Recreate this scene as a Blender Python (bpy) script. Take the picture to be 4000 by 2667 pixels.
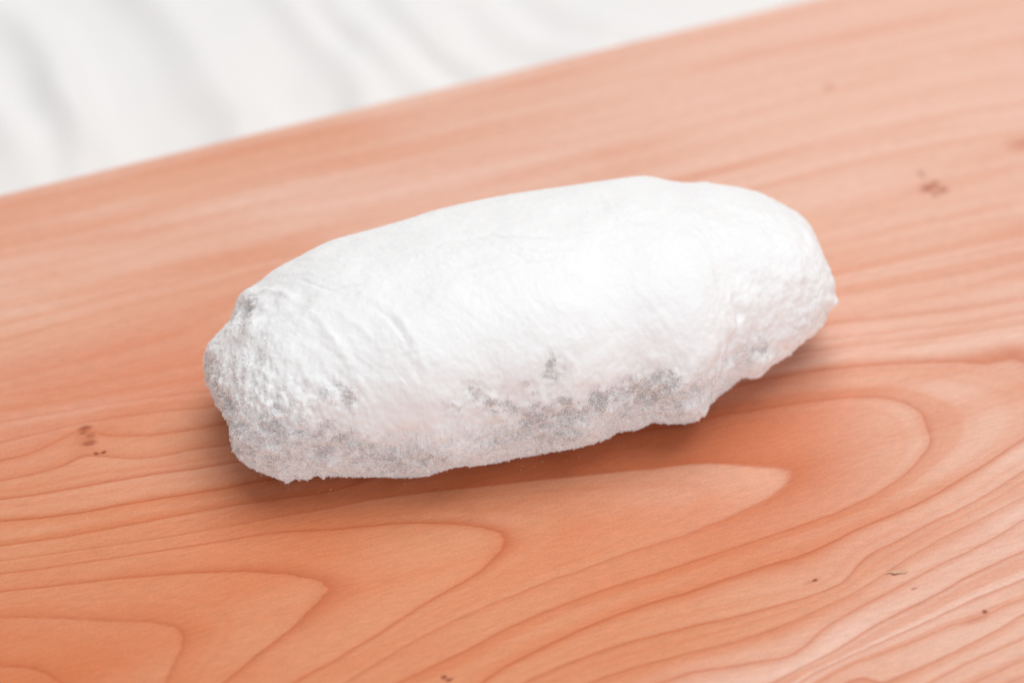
import bpy, bmesh, math, random
import numpy as np
from mathutils import Vector

# ------------------------------------------------------------------ scene, camera, light
scene = bpy.context.scene
for o in list(bpy.data.objects):
    bpy.data.objects.remove(o, do_unlink=True)
C = scene.collection

PITCH = math.radians(40)
DIST = 0.56
cam_data = bpy.data.cameras.new('camera')
cam_data.lens = 85
cam_data.sensor_width = 36
cam_data.clip_start = 0.01
cam_data.clip_end = 50
cam_data.dof.use_dof = True
cam_data.dof.focus_distance = 0.513
cam_data.dof.aperture_fstop = 7.2
cam = bpy.data.objects.new('camera', cam_data)
C.objects.link(cam)
cam.location = (0, -DIST * math.cos(PITCH), DIST * math.sin(PITCH))
cam.rotation_euler = (math.pi / 2 - PITCH, 0, 0)
scene.camera = cam

world = bpy.data.worlds.new('World')
scene.world = world
world.use_nodes = True
bg = world.node_tree.nodes['Background']
bg.inputs['Color'].default_value = (0.985, 0.99, 1.0, 1)
bg.inputs['Strength'].default_value = 0.30

def area_lamp(name, loc, target, sx, sy, watts, col):
    d = bpy.data.lights.new(name, 'AREA')
    d.shape = 'RECTANGLE'
    d.size = sx
    d.size_y = sy
    d.energy = watts
    d.color = col
    o = bpy.data.objects.new(name, d)
    C.objects.link(o)
    o.location = loc
    o.rotation_euler = (Vector(target) - Vector(loc)).to_track_quat('-Z', 'Y').to_euler()
    return o
# a tall window behind and to the right of the board
area_lamp('window_light', (0.20, 0.26, 1.26), (0, 0, 0), 1.15, 1.05, 14.8, (1.0, 0.985, 0.97))
# added low fill lamp on the camera's side, brightens the loaf's front
area_lamp('fill_light', (0.45, -1.75, 0.25), (0, 0, 0.02), 1.5, 0.36, 13.0, (0.91, 0.967, 1.0))

scene.view_settings.view_transform = 'Standard'
scene.view_settings.look = 'None'
scene.view_settings.exposure = 0.06
scene.view_settings.gamma = 1.0
scene.view_settings.use_curve_mapping = False
scene.render.engine = 'CYCLES'
scene.cycles.max_bounces = 8
scene.cycles.diffuse_bounces = 5

# ------------------------------------------------------------------ measured data (millimetres, board top is z = 0)
WID = [25.83,25.22,27.55,29.73,30.43,31.14,30.02,30.33,26.66,27.09,29.25]
HEI = [32.71,36.32,40.06,42.31,43.57,44.02,43.53,42.99,40.84,40.32,39.54]
YC = [-1.01,0.86,0.98,-0.44,-0.41,-0.9,-0.3,-0.76,1.34,1.41,0.11]
AX = [-67.39,75.42,-16.35]
RIM = [(-64.7,-22.7,21.9,-1.11),(-64.3,-21.2,22.0,-0.8),(-63.6,-21.7,24.0,-1.13),(-62.9,-20.9,24.7,-2.79),(-62.4,-18.8,24.3,-0.96),(-61.6,-18.6,25.6,-1.19),(-60.8,-17.3,25.8,-0.67),(-59.7,-17.8,27.5,-0.34),(-58.8,-16.8,27.9,0.33),(-57.9,-16.2,28.6,0.42),(-56.8,-15.8,29.4,-0.25),(-55.9,-13.8,28.9,-0.26),(-54.9,-13.2,29.5,-0.27),(-53.8,-12.9,30.2,-0.1),(-52.8,-12.4,30.8,0.12),(-51.7,-12.0,31.4,0.21),(-50.6,-11.5,31.9,-0.08),(-49.6,-11.2,32.4,-0.32),(-48.5,-10.8,32.9,-0.67),(-47.6,-9.0,32.4,-0.4),(-46.5,-8.7,32.8,-0.52),(-45.4,-8.2,33.1,-0.36),(-44.3,-8.0,33.5,-0.38),(-43.2,-7.7,33.9,-0.42),(-42.1,-7.3,34.1,-0.1),(-41.0,-7.1,34.5,-0.4),(-39.9,-6.8,34.7,0.01),(-38.8,-6.4,34.9,0.14),(-37.8,-5.8,34.8,-0.19),(-36.8,-5.2,34.8,0.06),(-35.7,-5.7,35.5,-0.45),(-34.8,-4.8,35.2,-0.24),(-33.8,-5.1,35.7,-0.08),(-32.9,-5.0,36.0,-0.3),(-32.1,-4.0,35.5,-0.06),(-31.3,-3.7,35.6,-0.06),(-30.4,-3.7,35.9,-0.39),(-29.6,-3.4,36.0,-0.0),(-28.9,-2.8,35.9,-0.3),(-28.0,-2.5,36.0,-0.12),(-27.3,-3.1,36.6,-0.46),(-26.5,-2.5,36.5,-0.08),(-25.9,-1.7,36.2,-0.13),(-25.1,-2.3,36.8,-0.19),(-24.5,-1.5,36.5,-0.05),(-23.8,-1.8,37.0,-0.2),(-23.1,-1.0,36.6,0.0),(-22.4,-1.3,37.1,-0.3),(-21.9,-0.2,36.5,-0.07),(-21.2,-0.5,37.0,0.05),(-20.6,-0.6,37.2,0.1),(-20.0,0.5,36.6,-0.09),(-19.4,0.4,36.9,-0.32),(-18.8,0.4,37.1,-0.21),(-18.2,0.3,37.4,-0.13),(-17.6,1.3,36.8,0.25),(-17.1,1.5,36.8,0.31),(-16.4,1.5,37.1,-0.19),(-15.9,1.7,37.1,-0.15),(-15.3,1.6,37.3,-0.06),(-14.7,1.8,37.3,0.04),(-14.2,2.0,37.4,0.08),(-13.7,2.1,37.4,-0.24),(-13.1,2.3,37.4,0.06),(-12.6,2.5,37.4,0.02),(-12.0,2.7,37.5,-0.15),(-11.5,2.9,37.5,-0.13),(-10.9,3.0,37.5,-0.01),(-10.4,3.2,37.5,-0.18),(-9.9,3.6,37.3,-0.36),(-9.4,3.8,37.3,-0.04),(-8.8,4.0,37.4,0.01),(-8.3,4.2,37.4,-0.21),(-7.8,4.6,37.2,-0.23),(-7.3,3.9,37.8,-0.2),(-6.8,4.1,37.8,0.0),(-6.2,4.3,37.8,0.08),(-5.8,4.7,37.6,0.06),(-5.2,4.9,37.6,0.09),(-4.7,5.1,37.6,0.07),(-4.1,5.2,37.6,0.07),(-3.5,5.1,37.8,-0.05),(-3.0,5.3,37.8,-0.31),(-2.4,5.5,37.8,-0.04),(-1.9,5.7,37.8,0.32),(-1.4,6.1,37.6,0.17),(-0.9,6.3,37.6,-0.01),(-0.3,6.4,37.6,-0.04),(0.2,6.6,37.6,0.1),(0.8,6.8,37.6,0.18),(1.3,6.1,38.2,0.16),(1.8,6.3,38.2,-0.03),(2.3,6.7,38.0,0.43),(2.8,6.9,37.9,0.27),(3.5,6.8,38.1,-0.08),(4.0,6.9,38.1,-0.0),(4.6,7.9,37.4,0.18),(5.1,8.1,37.4,0.07),(5.7,8.3,37.4,-0.16),(6.3,8.2,37.6,0.02),(6.9,8.4,37.6,-0.15),(7.5,8.3,37.8,-0.39),(8.0,8.4,37.7,-0.22),(8.7,9.2,37.3,-0.1),(9.3,9.1,37.5,-0.04),(9.9,9.3,37.5,-0.25),(10.5,9.2,37.6,-0.2),(11.2,9.7,37.4,-0.24),(11.9,9.6,37.6,-0.27),(12.5,10.4,37.2,-0.18),(13.2,10.0,37.6,-0.13),(14.0,10.5,37.3,-0.13),(14.7,11.0,37.1,-0.42),(15.4,10.7,37.5,-0.28),(16.1,11.2,37.3,-0.17),(16.9,11.7,37.1,-0.53),(17.7,12.0,37.1,-0.34),(18.5,12.2,37.1,-0.38),(19.3,11.6,37.6,-0.32),(20.2,12.5,37.2,-0.3),(21.1,12.7,37.2,-0.01),(22.0,12.7,37.3,-0.18),(22.9,13.5,36.8,-0.14),(23.7,12.9,37.4,0.09),(24.7,13.5,37.1,0.13),(25.6,13.4,37.2,0.3),(26.5,13.4,37.3,0.22),(27.5,13.3,37.3,0.24),(28.5,13.9,36.9,0.41),(29.4,13.0,37.5,-0.01),(30.4,13.5,37.1,0.55),(31.4,13.2,37.3,-0.03),(32.5,13.7,36.8,0.02),(33.6,13.9,36.6,-0.19),(34.6,13.6,36.7,-0.41),(35.7,13.8,36.4,-0.64),(37.0,14.6,35.8,-0.48),(38.2,14.6,35.7,-0.66),(39.4,14.6,35.6,-0.13),(40.7,15.1,35.1,-0.66),(42.1,15.4,34.8,-0.18),(43.5,15.7,34.5,0.18),(44.9,15.9,34.2,-0.35),(46.4,16.1,33.9,-0.21),(48.0,16.8,33.2,-0.62),(49.4,16.9,32.8,-0.64),(50.9,16.2,33.0,-0.39),(52.2,15.7,33.0,-0.4),(53.8,16.5,31.9,-0.36),(55.0,15.4,32.2,-0.1),(56.4,14.9,31.9,-0.04),(57.8,15.3,31.0,-0.33),(59.0,14.2,31.0,-0.02),(60.4,14.6,29.9,0.01),(61.4,13.3,30.1,-0.77),(62.7,13.1,29.3,-0.04),(63.9,13.2,28.3,-0.59),(64.9,12.6,27.6,0.07),(65.9,11.5,27.4,-0.1),(66.8,10.5,26.9,0.06),(67.6,9.0,26.8,-0.36),(68.5,8.9,25.6,-0.42),(69.2,7.7,25.3,-0.69),(69.8,6.0,25.3,-0.63),(70.5,4.8,24.7,-0.59),(71.1,3.9,24.0,-0.73),(71.6,3.1,23.2,-0.7),(72.0,1.9,22.6,-1.17),(72.4,0.8,21.9,-0.79),(72.7,-0.1,21.1,-0.45),(72.8,-0.4,20.6,-1.11),(72.9,-1.6,19.9,-0.76),(73.0,-2.0,18.6,-0.24),(72.8,-3.4,18.1,0.37),(72.9,-3.4,16.4,-1.39),(72.7,-3.9,15.2,2.71),(72.4,-4.9,14.3,-0.75),(72.0,-5.5,13.2,-1.63),(71.5,-6.6,12.4,0.06),(70.8,-7.3,11.5,-0.58),(70.0,-8.4,10.8,-0.74),(69.0,-9.2,9.9,-0.48),(67.9,-10.3,9.3,-0.84),(66.7,-11.1,8.6,-1.54),(65.4,-11.8,7.7,-1.11),(64.0,-13.0,7.4,-1.04),(62.5,-14.1,7.0,-0.85),(61.0,-15.1,6.7,-1.14),(59.6,-15.3,5.8,-1.26),(58.1,-16.2,5.5,-0.85),(56.6,-17.1,5.2,-0.32),(55.1,-18.2,5.1,0.89),(53.7,-19.4,5.3,-0.47),(52.4,-20.0,4.9,-1.67),(51.2,-20.9,4.8,-2.18),(50.0,-21.9,4.9,-1.11),(49.1,-22.6,4.6,-0.3),(48.0,-24.1,5.1,-0.97),(47.2,-25.1,5.0,-1.68),(46.3,-26.2,5.2,-0.98),(45.6,-26.6,4.8,-1.31),(44.7,-27.7,4.9,-0.66),(43.9,-28.8,5.1,-0.59),(43.1,-29.4,4.9,-0.89),(42.3,-29.7,4.5,-0.36),(41.5,-30.7,4.6,0.28),(40.6,-30.9,4.2,1.71),(39.8,-31.0,3.8,0.21),(38.8,-31.8,4.0,0.37),(37.9,-31.6,3.4,-0.28),(36.9,-32.2,3.6,-0.68),(35.8,-32.6,3.6,-0.23),(34.7,-33.1,3.8,-1.46),(33.8,-32.1,2.7,-1.88),(32.7,-33.3,3.6,-1.49),(31.7,-33.1,3.3,-1.43),(30.8,-33.1,3.1,-2.29),(29.9,-33.1,2.9,-1.49),(29.0,-33.8,3.4,-0.76),(28.1,-34.0,3.4,0.25),(27.4,-33.6,2.9,-0.95),(26.6,-34.0,3.1,-1.22),(25.9,-34.4,3.3,-0.59),(25.2,-35.1,3.6,0.06),(24.5,-34.9,3.3,-0.7),(23.8,-35.6,3.6,-0.83),(23.3,-35.6,3.5,-2.32),(22.7,-35.7,3.3,-0.92),(22.0,-36.4,3.7,0.29),(21.5,-36.7,3.7,-0.33),(20.9,-37.6,4.2,-0.99),(20.4,-37.0,3.5,-0.39),(19.8,-37.9,4.1,-0.0),(19.3,-38.2,4.1,-0.9),(18.8,-38.4,4.1,0.58),(18.2,-38.5,3.9,0.12),(17.7,-38.8,3.9,-0.9),(17.2,-39.2,4.1,0.12),(16.7,-39.4,4.1,0.85),(16.2,-39.7,4.1,0.69),(15.6,-39.9,4.1,0.04),(15.2,-39.5,3.5,0.25),(14.7,-39.7,3.5,0.47),(14.2,-40.2,3.7,0.55),(13.7,-40.4,3.7,-0.19),(13.2,-40.8,3.9,-0.46),(12.7,-41.1,4.1,0.04),(12.2,-40.5,3.3,0.15),(11.7,-40.9,3.5,0.26),(11.3,-41.2,3.7,0.33),(10.8,-41.6,3.9,-0.46),(10.3,-41.1,3.3,-0.53),(9.8,-41.4,3.5,-0.14),(9.3,-41.8,3.7,-0.42),(8.9,-41.3,3.1,-0.18),(8.4,-41.6,3.3,0.1),(7.9,-41.9,3.5,-1.24),(7.4,-42.3,3.7,-1.17),(6.9,-41.8,3.1,-0.63),(6.4,-42.1,3.3,-0.15),(5.9,-42.4,3.5,-0.48),(5.4,-42.5,3.5,-0.62),(4.8,-42.6,3.5,-0.3),(4.5,-42.5,3.3,-0.2),(3.9,-42.6,3.3,-0.63),(3.4,-42.9,3.5,-0.13),(2.9,-43.2,3.7,0.15),(2.4,-42.7,3.1,0.49),(2.0,-43.2,3.5,0.25),(1.5,-43.5,3.7,0.05),(1.0,-43.0,3.1,0.18),(0.5,-43.4,3.3,-0.11),(0.0,-43.7,3.5,-0.07),(-0.5,-44.0,3.7,-0.1),(-1.0,-43.3,2.9,-0.46),(-1.5,-43.6,3.1,-0.39),(-2.0,-44.0,3.3,-0.44),(-2.5,-44.3,3.5,-0.8),(-3.0,-44.5,3.5,-1.08),(-3.5,-44.8,3.6,-0.69),(-4.1,-45.0,3.6,0.12),(-4.6,-45.1,3.6,0.07),(-5.1,-45.3,3.6,-0.22),(-5.7,-45.5,3.6,-0.2),(-6.2,-45.6,3.6,0.15),(-6.8,-45.6,3.4,0.06),(-7.4,-45.8,3.4,0.4),(-8.0,-45.8,3.2,0.13),(-8.6,-45.8,3.1,-1.07),(-9.2,-46.6,3.6,-1.43),(-9.8,-46.6,3.4,-0.68),(-10.5,-46.4,3.0,-0.18),(-11.2,-47.1,3.6,-0.39),(-11.8,-46.9,3.2,-1.61),(-12.5,-47.7,3.8,-0.75),(-13.2,-47.3,3.2,-1.3),(-13.9,-47.9,3.6,-0.37),(-14.7,-47.4,3.0,-0.58),(-15.4,-48.0,3.4,-1.11),(-16.1,-47.5,2.8,-0.8),(-16.9,-48.0,3.2,-0.05),(-17.7,-48.3,3.3,-0.46),(-18.4,-48.8,3.7,0.55),(-19.2,-48.1,3.0,0.45),(-20.1,-48.4,3.1,0.11),(-20.9,-48.6,3.3,-0.14),(-21.8,-48.7,3.3,0.26),(-22.6,-48.7,3.3,0.29),(-23.5,-48.8,3.3,-0.15),(-24.5,-48.7,3.1,-0.15),(-25.5,-48.4,2.7,-0.58),(-26.4,-49.1,3.4,0.44),(-27.5,-48.5,2.7,-0.73),(-28.6,-49.0,3.0,-0.64),(-29.7,-49.1,3.0,-0.41),(-30.9,-49.1,2.8,-0.27),(-32.2,-48.9,2.5,-0.28),(-33.4,-49.7,3.2,-0.64),(-34.8,-49.1,2.5,-1.64),(-36.1,-49.8,3.0,-0.99),(-37.6,-49.0,2.3,-0.55),(-39.0,-49.1,2.4,-1.13),(-40.5,-49.3,2.5,-0.28),(-41.9,-50.4,3.5,-0.86),(-43.5,-50.0,3.2,-0.52),(-45.2,-49.6,2.8,0.93),(-46.8,-50.2,3.5,-0.21),(-48.5,-49.7,3.3,0.81),(-50.0,-50.5,4.3,0.35),(-51.5,-50.6,4.8,-0.73),(-53.0,-49.7,4.6,0.33),(-54.2,-49.5,5.1,-1.17),(-55.4,-49.7,6.1,-0.37),(-56.4,-49.2,6.5,-0.08),(-57.5,-47.7,6.2,-0.43),(-58.5,-46.6,6.4,0.45),(-59.3,-46.0,7.0,-0.13),(-60.0,-45.7,8.1,-1.48),(-60.7,-44.3,8.2,-1.28),(-61.3,-43.4,8.7,-1.53),(-61.8,-42.9,9.7,-2.31),(-62.5,-40.8,9.1,-2.86),(-63.1,-39.0,9.0,-1.71),(-63.3,-39.1,10.7,-3.59),(-63.9,-37.4,10.6,-2.01),(-64.4,-35.8,10.8,-0.56),(-64.8,-34.6,11.1,-1.73),(-65.0,-33.9,11.6,-0.48),(-65.2,-33.3,12.3,-0.57),(-65.7,-30.8,11.6,-0.55),(-65.8,-30.4,12.9,0.14),(-65.9,-30.3,14.3,0.43),(-66.1,-28.7,14.5,0.37),(-66.0,-29.0,16.3,0.15),(-66.1,-27.9,17.0,0.43),(-66.0,-27.2,17.9,1.17),(-65.8,-26.9,19.2,0.36),(-65.7,-25.2,19.3,0.46),(-65.5,-24.0,19.9,0.66),(-65.2,-23.2,20.8,-0.4)]
BUMP = [(-58.0,-27.0,31.0,2.1,-3.2),(-57.1,-22.1,31.3,2.4,0.5),(-53.8,-26.7,33.8,3.2,1.0),(-48.3,-29.9,36.3,2.4,0.5),(-54.6,-33.6,32.5,2.4,1.2),(-44.8,-31.3,37.5,2.4,-0.5),(-49.0,-41.6,33.0,4.8,0.5),(-56.4,-42.8,28.1,3.6,0.4),(-63.4,-31.5,24.4,2.4,0.3),(-60.5,-45.0,20.1,2.8,-0.6),(-43.2,-52.9,23.6,5.6,0.7),(-50.7,-53.8,18.2,4.0,0.5),(-37.6,-50.7,28.7,4.0,0.4),(-56.7,-51.2,15.9,3.2,0.6),(-40.4,-54.2,15.2,1.8,-0.8),(-38.4,-53.9,11.6,2.3,0.8),(-47.7,-53.9,10.2,2.4,0.4),(-30.1,-53.5,11.8,3.6,0.4),(-22.9,-51.7,7.6,3.2,-0.3),(-10.6,-51.5,12.3,4.8,0.5),(4.0,-47.5,12.6,4.0,-0.4),(-6.2,-50.4,13.8,2.8,0.5),(14.3,-45.1,13.3,3.2,0.8),(21.2,-38.7,5.7,2.4,0.6),(10.6,-46.5,18.9,2.8,-0.4),(25.9,-39.2,11.3,3.2,-0.5),(37.7,-36.6,12.1,3.4,2.0),(42.0,-33.3,9.2,1.9,1.2),(44.1,-32.4,12.3,1.5,-1.0),(30.6,-37.1,8.8,1.8,-1.2),(30.2,-38.6,20.5,4.8,0.4),(28.8,-38.0,10.1,2.0,-0.7),(39.6,-36.1,22.2,5.6,0.7),(49.2,-26.7,12.4,1.5,-2.2),(47.7,-28.7,19.2,1.4,-1.5),(47.0,-29.1,12.2,1.6,-2.0),(48.0,-27.7,23.6,1.5,-0.6),(43.3,-32.7,25.3,3.2,0.5),(54.7,-22.3,13.7,3.1,1.8),(55.9,-21.6,18.6,3.2,0.5),(52.4,-23.6,11.6,1.8,0.8),(60.5,-18.2,12.1,1.6,-1.2),(63.1,-16.8,17.4,3.2,0.6),(58.9,-19.6,19.5,1.3,-0.5),(51.3,-21.4,29.4,2.1,0.5),(49.5,-24.0,28.1,1.5,-0.6),(68.1,-12.0,20.8,2.4,0.5),(64.8,-12.7,26.4,1.8,-0.4),(71.9,-6.9,17.1,1.1,1.0),(66.9,-10.0,26.6,1.6,0.3),(35.3,-37.6,19.2,3.9,1.3),(28.5,-39.0,16.7,2.4,-0.6),(20.9,-42.2,17.9,3.6,0.7),(46.2,-30.5,19.4,1.3,-0.8),(6.9,-47.3,21.5,3.2,0.5),(-28.9,-53.6,19.3,3.6,0.6),(-21.5,-53.2,17.8,3.2,-0.5),(-14.2,-52.6,18.2,3.6,0.5),(-25.8,-16.9,41.8,6.5,-0.3),(-16.1,-41.1,38.7,9.7,0.4),(11.2,-43.0,31.7,7.3,-0.3),(2.3,-27.6,43.0,9.7,0.3)]
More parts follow.
